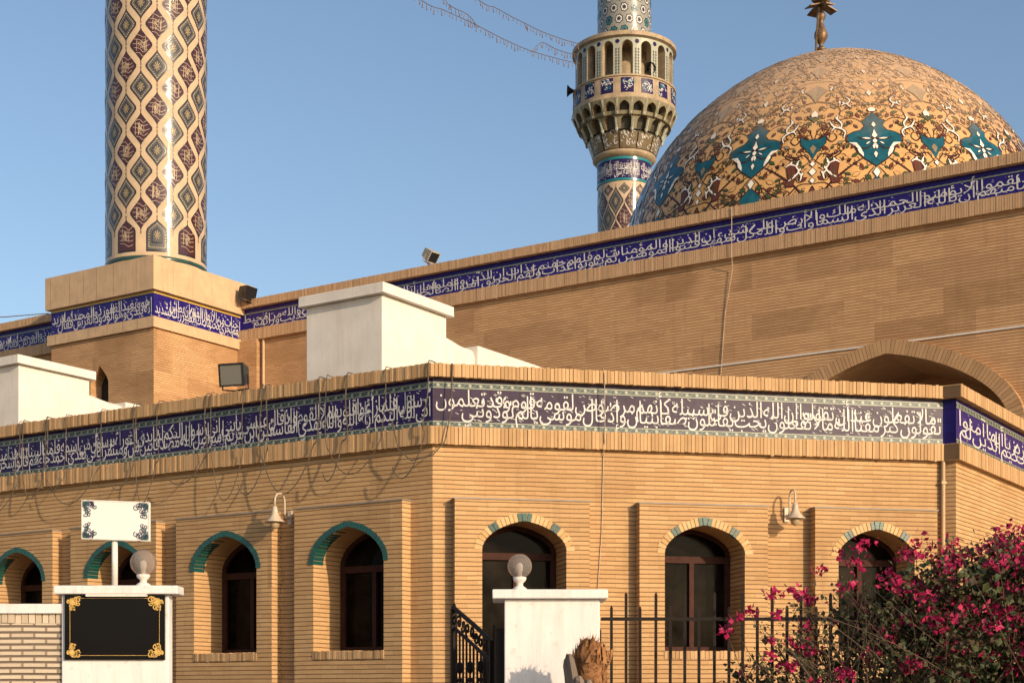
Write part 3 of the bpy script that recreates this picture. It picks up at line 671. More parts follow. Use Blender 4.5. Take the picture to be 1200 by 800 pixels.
for k in range(130):                                      # fine tendrils between the larger shapes
    x, y = rr_.uniform(.1, HSX - .1), rr_.uniform(-1.6, 1.3)
    if (abs(x) < .66 and abs(y) < .5): x = rr_.uniform(.7, HSX - .08)
    hf.line(spiral(x, y, rr_.uniform(.05, .12), rr_.uniform(0, 6.28), rr_.uniform(.6, 1.2), 12, rr_.choice((-1, 1))), .0095)
    if k % 2: hf.leaf(x + rr_.uniform(-.12, .12), y + rr_.uniform(-.12, .12), rr_.uniform(0, 3.1), rr_.uniform(.09, .15), .03, rr_.choice((1, 4, 5, 5, 0)), 1, .012)
# upper field: rows of scrolls that narrow towards the apex
for yb, s_ in ((1.55, 1.0), (2.55, .95), (3.5, .85), (4.3, .8)):
    hf.blob([(L, yb + .42 * s_), (L - .30 * s_, yb + .16), (L - .14, yb), (L, yb - .28 * s_)], 6, 2, .018)
    hf.line(spline([(L - .02, yb - .2), (L - .3, yb - .25), (.95, yb + .1), (.62, yb - .05), (.42, yb - .3), (.12, yb - .22)]), .014)
    hf.line(spline([(.05, yb + .5), (.30, yb + .2), (.65, yb + .35), (.95, yb + .55), (L, yb + .6)]), .014)
    hf.line(spline([(.5, yb + .28), (.35, yb + .55), (.55, yb + .75), (.75, yb + .62), (.65, yb + .48)]), .012)
    hf.line(spline([(.05, yb - .4), (.3, yb - .1), (.22, yb + .2), (.06, yb + .1)]), .012)
    hf.blob([(.0, yb + .12), (.07, yb), (0, yb - .14)], 3, 3, .016)
    for k in range(34):
        x, y = rr_.uniform(.06, HSX - .06), yb + rr_.uniform(-.42, .55)
        hf.line(spiral(x, y, rr_.uniform(.06, .14), rr_.uniform(0, 6.28), rr_.uniform(.5, 1.1), 12, rr_.choice((-1, 1))), .009)
        hf.leaf(x + rr_.uniform(-.1, .1), y + rr_.uniform(-.1, .1), rr_.uniform(0, 3.1), rr_.uniform(.09, .17), .032, rr_.choice((4, 4, 5, 6, 3)), 1, .010)
for k in range(12):
    az = R(268 + 30 * k)
    emit(ctr, dm, az, False); emit(hf, dm, az, False); emit(hf, dm, az, True)
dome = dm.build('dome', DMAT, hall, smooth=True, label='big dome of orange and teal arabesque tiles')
# finial: bulbs on a rod with four plates, its tip above the picture
fc = Vector(((962 - CX) / FPX * DY, DY, DZ0 + DH - .05)); fm = MB()
fm.lathe(fc, [(.17, 0), (.17, .04), (.06, .08), (.05, .14), (.13, .18), (.16, .22), (.13, .26), (.06, .30), (.05, .36), (.12, .44), (.18, .56), (.175, .66), (.11, .80), (.07, .92), (.06, .98), (.11, 1.04), (.13, 1.12), (.09, 1.22), (.05, 1.30), (.05, 1.5), (.10, 1.58), (.14, 1.7), (.10, 1.85), (.04, 1.95), (.04, 2.5), (.0, 2.8)], 20)
fin = fm.build('finial', ['brass'], dome, smooth=True)
fp = MB()
for k in range(4):
    Fk = frame((fc.x, fc.y), 45 + 90 * k - 20, 135 + 90 * k - 20)
    fp.add([Fk(.05, -.12, fc.z + 1.40), Fk(.05, .12, fc.z + 1.40), Fk(.42, .14, fc.z + 1.27), Fk(.42, -.14, fc.z + 1.27), Fk(.05, -.12, fc.z + 1.43), Fk(.05, .12, fc.z + 1.43), Fk(.42, .14, fc.z + 1.30), Fk(.42, -.14, fc.z + 1.30)], [(0, 1, 2, 3), (4, 5, 6, 7), (0, 1, 5, 4), (1, 2, 6, 5), (2, 3, 7, 6), (3, 0, 4, 7)])
fp.tube([fc + Vector((-.16, -.1, -.1)), fc + Vector((-.14, -.1, .5)), fc + Vector((-.07, -.1, 1.3))], .03, 6)
fp.lathe(fc + Vector((0, 0, 1.44)), [(.06, 0), (.24, .05), (.28, .18), (.20, .3), (.05, .36)], 4)
fp.build('finial', ['brass'], dome)

# ------------------------------------------------------------------ minarets
def polar(c, r, rk=0, h0=0):
    def F(s, q, h):
        rr = r + rk * (h - h0) + q; a = s / r
        return Vector((c[0] + rr * math.cos(a), c[1] + rr * math.sin(a), h))
    return F
def lozenge(mb, c, r, ang, z, w, h, kind, flat=False, spikes=True, seed=0):
    """ogee medallion of glazed tile wrapped on the shaft; mats: 1 ink, 2 plum, 3 olive, 4 cream line, 5 gold"""
    rnd = random.Random(seed)
    def outl(sc):
        pts = []
        N = 7
        prof_ = [(0, 1), (.20, .74), (.50, .46), (.78, .22), (.92, 0)]
        prof_ = [(0, 1), (.11, .83), (.40, .57), (.74, .29), (.97, .08), (.97, -.08), (.74, -.29), (.40, -.57), (.11, -.83), (0, -1)]
        if flat: prof_ = [(0, 1), (.12, .86), (.50, .66), (.92, .40), (1, .2), (1, -.3), (1, -.7), (1, -1), (.5, -1), (0, -1)]
        for x, y in prof_: pts.append((x * w * sc, y * h * (sc if not flat else sc)))
        for x, y in prof_[-2:0:-1]: pts.append((-x * w * sc, y * h * sc))
        return pts
    P_ = lambda x, y, o: (c[0] + (r + o) * math.cos(ang + x / r), c[1] + (r + o) * math.sin(ang + x / r), z + y)
    def fill(pts, mi, o, nr=3):
        n = len(pts); cy = sum(p[1] for p in pts) / n; cx_ = sum(p[0] for p in pts) / n; vs = [P_(cx_, cy, o)]
        for k in range(1, nr + 1): vs += [P_(cx_ + (x - cx_) * k / nr, cy + (y - cy) * k / nr, o) for x, y in pts]
        fs = [(0, 1 + i, 1 + (i + 1) % n) for i in range(n)]
        for k in range(nr - 1): fs += [(1 + k * n + i, 1 + (k + 1) * n + i, 1 + (k + 1) * n + (i + 1) % n, 1 + k * n + (i + 1) % n) for i in range(n)]
        mb.add(vs, fs, mi)
    def stroke(pts, wd_, mi, o):
        vs = []
        for i, (x, y) in enumerate(pts):
            a_, b2 = pts[max(0, i - 1)], pts[min(len(pts) - 1, i + 1)]; tx, ty = b2[0] - a_[0], b2[1] - a_[1]; l = math.hypot(tx, ty) or 1
            vs += [P_(x - ty / l * wd_, y + tx / l * wd_, o), P_(x + ty / l * wd_, y - tx / l * wd_, o)]
        mb.add(vs, [(2 * i, 2 * i + 1, 2 * i + 3, 2 * i + 2) for i in range(len(pts) - 1)], mi)
    fill(outl(1.0), 1, .004); fill(outl(.88), 2 if kind else 3, .006)
    if kind:                                             # written medallion: interlaced strokes
        for k in range(5):
            y = h * (-.55 + .26 * k); ww = w * .75 * (1 - abs(y) / h * (.75 if not flat else .1))
            stroke(spline([(ww, y + rnd.uniform(-.02, .02)), (ww * .4, y - .035 + rnd.uniform(-.03, .02)), (-ww * .2, y + .02), (-ww, y + rnd.uniform(0, .06))], 4), .0055, 4, .008)
        for k in range(4):
            x = w * rnd.uniform(-.5, .5); stroke([(x, h * -.35), (x + .01, h * rnd.uniform(.2, .5))], .0055, 4, .0085)
        for k in range(2): stroke([(p[0] + w * rnd.uniform(-.3, .3), p[1] + h * rnd.uniform(-.3, .3)) for p in spiral(0, 0, .05, k, 1, 10)], .005, 4, .009)
    else:                                                # floral medallion: pale beads along the edge, olive heart
        o_ = outl(.74); n = len(o_)
        for i in range(n):
            a_, b2 = o_[i], o_[(i + 1) % n]
            for f in ((.25, .75) if math.hypot(b2[0] - a_[0], b2[1] - a_[1]) > .06 else (.5,)):
                x, y = a_[0] + (b2[0] - a_[0]) * f, a_[1] + (b2[1] - a_[1]) * f
                mb.add([P_(x + math.cos(q) * .0135, y + math.sin(q) * .0135, .008) for q in [j * math.pi / 3 for j in range(6)]], [tuple(range(6))], 4)
        fill([(x * .62, y * .62) for x, y in outl(.8)], 1, .009); fill([(x * .5, y * .5) for x, y in outl(.8)], 3, .011)
        for k in range(8):
            a_ = k * math.pi / 4 + .3; stroke([(math.cos(a_) * .015, math.sin(a_) * .015), (math.cos(a_ + .4) * w * .28, math.sin(a_ + .4) * h * .28)], .005, 4 if k % 2 else 5, .013)
    if spikes:
        for sg in ((1, -1) if not flat else (1,)):
            stroke([(0, sg * h * .97), (0, sg * (h + .045))], .008, 1, .005)
            mb.add([P_(math.cos(q) * .021, sg * (h + .062) + math.sin(q) * .021, .006) for q in [j * math.pi / 4 for j in range(8)]], [tuple(range(8))], 1)
            mb.add([P_(math.cos(q) * .011, sg * (h + .062) + math.sin(q) * .011, .008) for q in [j * math.pi / 4 for j in range(8)]], [tuple(range(8))], 4)
SHAFT = ['cream_tile', 'ink', 'plum', 'olive', 'dull', 'gold']
def shaft(mb, c, r, z0, z1, phase, ztop_row, zpitch, lw=.272, lh=.395):
    prof_ = []; z = z0
    while z < z1: prof_.append((r, z)); z += .4
    prof_.append((r, z1)); mb.lathe((c[0], c[1], 0), prof_, 120, 0)
    st = 2 * math.pi / 20; row = 0; z = ztop_row
    k = 0
    while z < z1 - .35:
        for j in range(10):
            a = phase + st * (2 * j + (k % 2)); kind = ((k // 2) + j) % 2
            lozenge(mb, c, r, a, z, lw, lh, kind, seed=k * 31 + j)
        z += zpitch / 2; k += 1

# left minaret with its square tower at the corner of the hall
MC = Vector((-8.57, 36.4, 0)); MR = 1.19
mina = thing('minaret', 'near left minaret shaft with cream lattice of dark lozenges on a square brick tower', 'minaret', (MC.x, MC.y, 0))
sm_ = MB(); ph = math.atan2(-MC.y, -MC.x) + R(.8)
shaft(sm_, MC, MR, 11.2, 27.0, ph + math.pi / 10 * 1, 12.80, .98)
for j in range(10): lozenge(sm_, MC, MR, ph + math.pi / 10 * 2 * j, 12.29, .25, .385, j % 2, flat=True, seed=900 + j)
sh = sm_.build('shaft', SHAFT, mina, smooth=True)
rg = MB(); rg.lathe(MC, [(MR, 11.72), (MR + .02, 11.73), (MR + .02, 11.80), (MR, 11.81)], 96, 0); rg.lathe(MC, [(MR + .002, 11.81), (MR + .012, 11.815), (MR + .012, 11.85), (MR + .002, 11.855)], 96, 1); rg.build('ring', ['ringdark', 'cream_tile'], mina, smooth=True)
cpm = MB(); cpm.lathe(MC, [(MR, 27), (1.9, 28.2), (1.9, 30.2), (2.1, 30.3), (2.1, 30.5), (1.1, 30.6), (1.1, 33), (0, 36)], 32); cpm.build('balcony', 'cream_tile', mina)
tw = MB()
arch_panel(tw, FT, 0, TL, 0, 9.95, 1.78, .30, 7.6, 8.78, .42, 0, -.35, n=14, sharp=.62)
tw.quad(FR(0, 0, 0), FR(TR + .3, 0, 0), FR(TR + .3, 0, 9.95), FR(0, 0, 9.95)); e = FT(TL, 0, 0); tw.quad(e, e - FT.n * 3.4, e - FT.n * 3.4 + Vector((0, 0, 9.95)), e + Vector((0, 0, 9.95)))
tower = tw.build('tower', 'brick_hall', mina)
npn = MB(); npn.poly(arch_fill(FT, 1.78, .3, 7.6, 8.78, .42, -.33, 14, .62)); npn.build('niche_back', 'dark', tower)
def tower_block(h0, h1, o, mat, name, seams=True):
    b0 = MB(); P_ = []
    cs_ = [FT(-o, o, 0), FT(TL + o, o, 0), FT(TL + o, -TR - .3, 0), FR(TR + .3, o, 0)]
    k_ = KX + (FT.n + FR.n) * o; cs_ = [k_, FT(TL + o, o, 0), FT(TL + o, -TR - .4, 0), FR(TR + .4, o, 0)]
    lo_ = [Vector((p.x, p.y, h0)) for p in cs_]; hi_ = [Vector((p.x, p.y, h1)) for p in cs_]
    b0.add(lo_ + hi_, [(0, 1, 2, 3), (4, 5, 6, 7)] + [(i, (i + 1) % 4, 4 + (i + 1) % 4, 4 + i) for i in range(4)], 0)
    if seams:
        x = .45
        while x < TL: b0.box(FT, x, x + .012, o - .01, o + .0015, h0 + .02, h1 - .02, 1); x += .45 + random.uniform(-.05, .3)
        x = .5
        while x < TR: b0.box(FR, x, x + .006, o - .01, o + .001, h0 + .02, h1 - .02, 1); x += .62
    return b0.build(name, [mat, 'stone_joint'], mina)
tower_block(10.70, 11.46, .10, 'stone', 'slab'); tower_block(9.86, 10.10, .07, 'stone', 'cornice')
tb = tower_block(10.101, 10.699, .0, 'cobalt', 'tile_band', False)
lt = MB()
inscription(TXT_T[1], TL, .48, lambda x, y, z: FT(x, .006 + z, 10.14 + y), lt); lt.build('inscription', 'letter', tb); lt = MB(); inscription(TXT_T[0], TR, .48, lambda x, y, z: FR(TR - x, .006 + z, 10.14 + y), lt); lt.build('inscription', 'letter', tb)
br = MB(); br.quad(FT(0, .004, 10.64), FT(TL, .004, 10.64), FT(TL, .004, 10.69), FT(0, .004, 10.69)); br.quad(FR(0, .004, 10.64), FR(TR, .004, 10.64), FR(TR, .004, 10.69), FR(0, .004, 10.69)); br.build('border', 'gold', tb)

# far minaret with arcaded balcony on muqarnas
NC = Vector(((731.5 - CX) / FPX * 68, 68.0, 0)); NR = 1.2
zf = lambda y, r: CZ + (HY - y) * (NC.y - r) / FPX       # height of the front of a ring of radius r that shows at row y
minb = thing('minaret', 'far minaret with arcaded balcony on stalactite corbels, left of the dome', 'minaret', (NC.x, NC.y, 0))
nb = MB(); phb = math.atan2(-NC.y, -NC.x)
zcol0, zcol1 = zf(176, 1.37), zf(211, NR)
shaft(nb, NC, NR, 0, zcol1, phb, zcol1 - 12.0 - .15, 1.5, .345, .68)
for j in range(10): lozenge(nb, NC, NR, phb + math.pi / 10 * 2 * j, zcol1 - .36, .25, .27, j % 2, spikes=False, seed=700 + j)
nb.build('shaft', SHAFT, minb, smooth=True)
bd = MB(); bd.lathe(NC, [(NR + .02, zcol1), (NR + .02, zf(183, NR))], 72, 0)
bd.lathe(NC, [(NR + .035, zcol1), (NR + .035, zcol1 + .1)], 72, 1); bd.lathe(NC, [(NR + .035, zf(186, NR)), (NR + .035, zf(183, NR))], 72, 1)
band2 = bd.build('tile_band', ['navy', 'turq'], minb, smooth=True)
zb = zcol1 + .15; FN = polar(NC, NR); hb = zf(188, NR) - zb
for j in range(6):
    lt = MB(); inscription("الله أكبر لا إله إلا الله محمد رسول الله", 1.22, hb, lambda x, y, z, j=j: FN((phb + 1.05 * j + .6) * NR - x, .026 + z, zb + y), lt); lt.build('inscription', 'letter', band2)
cl = MB(); z0 = zf(183, NR)
cl.lathe(NC, [(NR, z0), (1.30, z0 + .05), (1.42, z0 + .16), (1.42, z0 + .26), (1.36, z0 + .30)], 72); cl.build('ring', 'collar', minb, smooth=True)
# muqarnas: carved collar, then two tiers of little arched niches leaning outward
za, zb_, zc, zd = zf(174, 1.4), zf(152, 1.62), zf(133, 2.0), zf(114, 2.3)
mq = MB()
mq.lathe(NC, [(1.36, za - .05), (1.62, zb_)], 72, 1)
mq.lathe(NC, [(1.45, zb_), (1.75, zc), (1.75, zc + .01), (1.95, zd)], 72, 1)
def niche_ring(n, r, rk, h0, h1, rise, qf, depth, wf, off, legs=.0):
    Fp = polar(NC, r, rk, h0); st = 2 * math.pi * r / n
    for k in range(n):
        c = k * st + off * r
        arch_panel(mq, Fp, c - st / 2, c + st / 2, h0, h1, c, st * wf, h0 + legs, h1 - rise - .12, rise, qf, qf - depth, n=10, sharp=.35, mi=0, mj=2)
niche_ring(16, 1.66, .55, zb_ + .02, zc + .12, .25, .06, .32, .36, phb + .06)
niche_ring(22, 2.02, .42, zc - .05, zd, .2, .08, .30, .36, phb + .0)
for n, rr0, hh0, rr1, hh1 in ((16, 1.70, zb_ - .02, 2.0, zc + .15), (22, 2.06, zc + .02, 2.32, zd)):
    for k in range(n):
        a = phb + 2 * math.pi * (k + .5) / n
        mq.tube([(NC.x + rr0 * math.cos(a), NC.y + rr0 * math.sin(a), hh0), (NC.x + rr1 * math.cos(a), NC.y + rr1 * math.sin(a), hh1)], [.05, .085], 6, 3)
        mq.lathe((NC.x + (rr0 + .02) * math.cos(a), NC.y + (rr0 + .02) * math.sin(a), hh0), [(0, -.09), (.06, -.03), (.085, .06), (.03, .14)], 8, 3)
lz = MB(); Fk = polar(NC, 1.40, (1.62 - 1.36) / (zb_ - za), za)
for k in range(12):
    a = (phb + .12 + 2 * math.pi * k / 12) * 1.40; w_ = 2 * math.pi * 1.40 / 12 * .46
    mq.add([Fk(a - w_ + 2 * w_ * i / 5, .02, h) for h in (za + .03, zb_ - .06) for i in range(6)], [(i, i + 1, 7 + i, 6 + i) for i in range(5)], 4)
    for j in range(12):
        x, y = a + random.uniform(-.8, .8) * w_, za + .1 + random.uniform(0, 1) * (zb_ - za - .2)
        pts = spiral(x, y, random.uniform(.06, .13), random.uniform(0, 6), .8, 9); vs = []
        for i, (u, v) in enumerate(pts): vs += [Fk(u, .026, v), Fk(u + .022, .026, v + .018)]
        mq.add(vs, [(2 * i, 2 * i + 1, 2 * i + 3, 2 * i + 2) for i in range(len(pts) - 1)], 5)
mqo = mq.build('corbels', [island('carved corbel tile', (.30, .26, .165), (.20, .175, .11), rough=.35, bmp=.5, bscale=14), 'olive', plain('niche lining', (.20, .145, .075), .5), 'pale', plain('carved ground', (.16, .115, .06), .4), 'letter'], minb)
# parapet with square blue panels
zp0, zp1 = zd, zf(88, 2.28)
pp = MB(); pp.lathe(NC, [(2.0, zp0 - .03), (2.36, zp0 - .03), (2.36, zp0 + .02), (2.31, zp0 + .05), (2.27, zp1 - .04), (2.32, zp1 - .02), (2.32, zp1 + .05), (2.0, zp1 + .05)], 80)
par = pp.build('parapet', 'collar', minb, smooth=False)
Fq = polar(NC, 2.31, -.035, zp0)
for k in range(16):
    pq = MB(); a = (phb + R(3.5) + 2 * math.pi * k / 16) * 2.31; w_ = 2.31 * math.pi / 16 * .62; hh = zp1 - zp0
    pq.add([Fq(a - w_ + 2 * w_ * i / 4, .012, h) for h in (zp0 + hh * .24, zp1 - hh * .10) for i in range(5)], [(i, i + 1, 6 + i, 5 + i) for i in range(4)], 0)
    for j in range(15):
        x, y = a + random.uniform(-.75, .75) * w_, zp0 + hh * random.uniform(.32, .82); pts = spiral(x, y, random.uniform(.06, .13), random.uniform(0, 6), .8, 8); vs = []
        for u, v in pts: vs += [Fq(u, .018 + j * .0006, v), Fq(u + .025, .018 + j * .0006, v + .022)]
        pq.add(vs, [(2 * i, 2 * i + 1, 2 * i + 3, 2 * i + 2) for i in range(len(pts) - 1)], 1 if j % 3 else 2)
    pq.build('panel', ['navy', 'letter', 'turq'], par)
# arcade
zr0, zr1 = zp1 + .05, zf(43, 2.2)
ac_ = MB(); Fa = polar(NC, 2.20); st = 2 * math.pi * 2.20 / 16
for k in range(16):
    c = (phb + R(3.5)) * 2.20 + k * st
    arch_panel(ac_, Fa, c - st / 2, c + st / 2, zr0, zr1, c, st * .285, zr0, zr1 - .36, .24, 0, -.38, n=10, sharp=.1, mj=1)
    for sg in (-1, 1):
        for j in range(9):
            y = zr0 + .1 + j * (zr1 - zr0 - .5) / 9; x = c + sg * st * .43; ac_.add([Fa(x + math.cos(q) * .04, .006, y + math.sin(q) * .06) for q in [i * math.pi / 3 for i in range(6)]], [tuple(range(6))], 2)
    ac_.add([Fa(c + st / 2 + math.cos(q) * .1, .006, zr1 - .18 + math.sin(q) * .1) for q in [i * math.pi / 4 for i in range(8)]], [tuple(range(8))], 3)
ac_.build('arcade', ['pale', 'collar', 'olive', 'navy'], minb)
cr = MB(); cr.lathe(NC, [(1.0, zr1 - .02), (2.22, zr1), (2.34, zr1 + .05), (2.34, zr1 + .22), (2.28, zr1 + .26), (NR, zr1 + .4)], 80); cr.build('canopy', 'collar', minb)
ip = MB(); ip.lathe(NC, [(1.0, zp1), (1.0, zr1)], 48); ip.build('core', 'collar', minb, smooth=True)
us = MB(); us.lathe(NC, [(NR, zr1 + .2), (NR, 37.5)], 80, 0); Fu = polar(NC, NR)
for k in range(16):
    for j in range(9):
        a = (phb + 2 * math.pi * (k + .5 * (j % 2)) / 16) * NR; z = zr1 + .75 + j * .5
        for rad, mi in ((.20, 1), (.155, 2 if (k + j) % 3 else 4), (.10, 3), (.05, 1)):
            us.add([Fu(a, .004 + (.2 - rad) * .02, z)] + [Fu(a + math.cos(q) * rad * (1 if i % 2 else .8), .004 + (.2 - rad) * .02, z + math.sin(q) * rad * (1.15 if i % 2 else .9)) for i, q in enumerate([i * math.pi / 7 for i in range(14)])], [(0, 1 + i, 1 + (i + 1) % 14) for i in range(14)], mi)
us.build('shaft', ['greyshaft', 'ink', 'letter', 'olive', 'turq', 'gold'], minb, smooth=True, label='patterned upper shaft above the balcony')

# horn loudspeakers on the far balcony
def horn(c, d, label):
    d = Vector(d).normalized(); o = thing('loudspeaker', label, 'loudspeaker', c, 'horn loudspeakers on the far minaret')
    mb = MB(); c = Vector(c); mb.tube([c - d * .42, c - d * .25, c - d * .1, c, c + d * .02], [.05, .07, .15, .25, .26], 18, cap=False); mb.build('horn', 'black', o, smooth=True)
    m2 = MB(); m2.tube([c - d * .3, c - d * .06], [.05, .02], 8); m2.tube([c - d * .4, c - d * .46], .09, 12); m2.build('driver', 'iron', o)
a = phb + R(31); horn((NC.x + 2.2 * math.cos(a), NC.y + 2.2 * math.sin(a), zr0 + .38), (math.cos(a - .2), math.sin(a - .2), -.08), 'black horn loudspeaker between two arcade columns of the far balcony')
a = phb - R(83); horn((NC.x + 2.55 * math.cos(a), NC.y + 2.55 * math.sin(a), zf(105, 0.3)), (math.cos(a), math.sin(a), 0), 'small horn loudspeaker jutting from the left of the far balcony parapet')

# ------------------------------------------------------------------ white housings on the wing roof
def housing(K, label):
    o = thing('roof_housing', label, 'housing', (K.x, K.y, 5.2), 'white housings on the wing roof')
    f1 = frame(K, ANG_A, ANG_A + 90); f2 = frame(K, ANG_C, ANG_C - 90)
    LA_, LC_ = 1.42, 1.56; top = 7.456; k = K.copy()
    def corner(o_, h): return [Vector((p.x, p.y, h)) for p in (K + (f1.n + f2.n) * o_, f1(LA_ + o_, o_, 0), f1(LA_ + o_, -LC_ - o_, 0), f2(LC_ + o_, o_, 0))]
    def blk(h0, h1, o_, mat, name):
        b0 = MB(); b0.add(corner(o_, h0) + corner(o_, h1), [(0, 1, 2, 3), (4, 5, 6, 7)] + [(i, (i + 1) % 4, 4 + (i + 1) % 4, 4 + i) for i in range(4)]); ob = b0.build(name, mat, o)
        bv = ob.modifiers.new('bevel', 'BEVEL'); bv.width = .012; bv.segments = 2; return ob
    blk(5.1, top - .155, 0, 'plaster', 'body'); blk(top - .15, top, .085, 'plaster', 'cap')
    d0 = MB()                                             # curved duct running back from the housing
    pr = [(LC_ + .001, 7.10)] + [(LC_ + u, 7.10 - .012 * u - .030 * (1 - math.cos(math.pi * min(1, max(0, (u - .12) / .6))))) for u in [.06 * i for i in range(1, 16)]]; q0, q1 = -.10, -1.2
    sec = [(q0 - .0, 5.1), (q0, -.16), (q0 - .05, -.05), (q0 - .16, 0), (q1, 0)]           # rounded front shoulder
    for (xa_, ha), (xb2, hb_) in zip(pr, pr[1:]):
        A_ = [f2(xa_, q, h if h > 1 else ha + h) for q, h in sec]; B_ = [f2(xb2, q, h if h > 1 else hb_ + h) for q, h in sec]
        for i in range(4): d0.quad(A_[i], B_[i], B_[i + 1], A_[i + 1])
    d0.build('duct', 'plaster', o, smooth=False)
    xe = pr[-1][0]; d1 = MB(); d1.box(f2, xe + .003, xe + 1.95, -1.25, -.04, 5.1, 7.05); ob = d1.build('duct', 'plaster', o)
    bv = ob.modifiers.new('bevel', 'BEVEL'); bv.width = .015; bv.segments = 2
    return o
Ka = px(448, 0, 21.5); Ka.z = 0; Kb = px(22, 0, 26.1); Kb.z = 0
h1_ = housing(Ka, 'white plastered roof housing with slab cap, in the middle before the blue band')
h2_ = housing(Kb, 'white plastered roof housing at the left edge, before the brick tower')

# ------------------------------------------------------------------ floodlights
M['lampcream0'] = plain('aged floodlight casing', (.42, .36, .28), .5, .1, 6, .05)
def flood(c, yaw, pitch, w, h, dpt, mats, label, post=None):
    o = thing('floodlight', label, 'floodlight', c, 'floodlights on the roofs')
    Rm = Matrix.Rotation(R(yaw), 3, 'Z') @ Matrix.Rotation(R(pitch), 3, 'X'); c = Vector(c)
    F = lambda s, q, hh: c + Rm @ Vector((s, -q, hh))
    b0 = MB(); f_, k_ = .5, .32
    pts = [F(sx_ * w * .5, 0, sy_ * h * .5) for sx_, sy_ in ((-1, -1), (1, -1), (1, 1), (-1, 1))] + [F(sx_ * w * .38, -dpt, sy_ * h * .36) for sx_, sy_ in ((-1, -1), (1, -1), (1, 1), (-1, 1))]
    b0.add(pts, [(4, 5, 6, 7)] + [(i, (i + 1) % 4, 4 + (i + 1) % 4, 4 + i) for i in range(4)])
    for a_ in ((-.5, .5, .5, .43), (-.5, .5, -.5, -.43)): b0.box(F, a_[0] * w, a_[1] * w, -.01, .012, min(a_[2], a_[3]) * h, max(a_[2], a_[3]) * h)
    for a_ in (-1, 1): b0.box(F, min(a_ * .5, a_ * .44) * w, max(a_ * .5, a_ * .44) * w, -.01, .011, -.43 * h, .43 * h)
    b0.build('casing', mats[0], o)
    g0 = MB(); g0.quad(F(-.45 * w, .0, -.44 * h), F(.45 * w, 0, -.44 * h), F(.45 * w, 0, .44 * h), F(-.45 * w, 0, .44 * h)); g0.build('lens', mats[1], o)
    br_ = MB()
    for sg in (-1, 1): br_.tube([F(sg * w * .52, -dpt * .4, 0), F(sg * w * .52, -dpt * .4, -h * .62), F(0, -dpt * .4, -h * .68)], .012, 6)
    if post: br_.tube([F(0, -dpt * .4, -h * .66), Vector(post)], .022, 8)
    br_.build('bracket', mats[0], o)
c_ = px(271, 439, 20.6); flood(c_, -16, 8, .37, .31, .26, ('black', 'lens'), 'large black floodlight with grey glass just behind the tiled parapet', (c_.x + .12, c_.y + .1, 5.2))
c_ = px(294, 344, 36.0); flood(c_, 60, 14, .38, .32, .26, ('black', 'black'), 'small black floodlight on the hall roof beside the near minaret slab', (c_.x + .15, c_.y + .1, 10.9))
c_ = px(508, 302, 33.45); flood(c_, 48, 38, .29, .26, .26, ('lampcream0', 'black'), 'small pale floodlight on the roof edge above the blue band', (c_.x + .06, c_.y + .12, 10.9))

# ------------------------------------------------------------------ gooseneck wall lamps
M['lampcream'] = plain('aged cream enamel', (.52, .42, .31), .4, .12, 10, .05, dirt=(.25, .17, .1))
def wall_lamp(F, s, h, label, dist=.30):
    o = thing('wall_lamp', label, 'wall lamp', F(s, 0, h), 'gooseneck lamps on the wing walls')
    pm = MB(); pm.box(F, s - .03, s + .03, 0.001, .028, h - .16, h + .02); pm.build('wall_plate', 'lampcream', o)
    am = MB(); pts = [F(s, .03, h - .08), F(s, .10, h - .08), F(s, .115, h - .02), F(s, .115, h + .12)] + [F(s, .115 + (dist - .115) / 2 - math.cos(a_) * (dist - .115) / 2, h + .12 + .10 * math.sin(a_)) for a_ in [math.pi * i / 10 for i in range(1, 11)]] + [F(s, dist, h + .03)]
    am.tube(pts, .012, 8); am.build('arm', 'lampcream', o, smooth=True)
    c = F(s, dist, h); sm2 = MB(); sm2.lathe(c, [(.012, .05), (.03, .045), (.036, .0), (.045, -.05), (.07, -.10), (.115, -.135), (.125, -.15), (.12, -.152), (.066, -.11), (.03, -.05)], 28); sm2.build('lamp_shade', 'lampcream', o, smooth=True)
    bm2 = MB(); bm2.lathe(c, [(.03, -.10), (.055, -.14), (.06, -.18), (.045, -.225), (0, -.24)], 18); bm2.build('bulb', plain('lamp glass', (.42, .30, .17), .25, .1), o, smooth=True)
wall_lamp(FA, 2.235, 3.93, 'cream gooseneck lamp between teal arched windows')
wall_lamp(FB, 4.47, 3.93, 'cream gooseneck lamp on the sunlit chamfered wall, its shadow beside it', .30)

# ------------------------------------------------------------------ boundary: pillars, signs, brick wall, fence, gate
YB = 13.0                                                  # distance of the boundary
K_ = YB / 9.0
def X(x, Y=YB): return (x - CX) / FPX * Y
def Z(y, Y=YB): return CZ + (HY - y) / FPX * Y
FBd = frame((0, YB), 0, -90)
def pillar(x0, x1, cx0, cx1, ytop, thick, label, depth=.55):
    o = thing('gate_pillar', label, 'pillar', ((X(x0) + X(x1)) / 2, YB + .25, 0), 'white pillars of the boundary')
    b0 = MB(); b0.box(FBd, X(x0), X(x1), -depth, 0, 0, Z(ytop) - thick); ob = b0.build('shaft', 'white', o)
    bv = ob.modifiers.new('bevel', 'BEVEL'); bv.width = .012; bv.segments = 3
    b1 = MB(); b1.box(FBd, X(cx0), X(cx1), -depth - .05, .065, Z(ytop) - thick + .001, Z(ytop)); ob = b1.build('cap', 'white', o)
    bv = ob.modifiers.new('bevel', 'BEVEL'); bv.width = .01; bv.segments = 2
    return o
pillar(591, 703, 577, 712, 690.5, .08, 'white gate pillar with chipped cap, behind the dry palm stump')
pillar(72, 198, 65, 210, 686, .075, 'white pillar carrying the black notice board', .14)
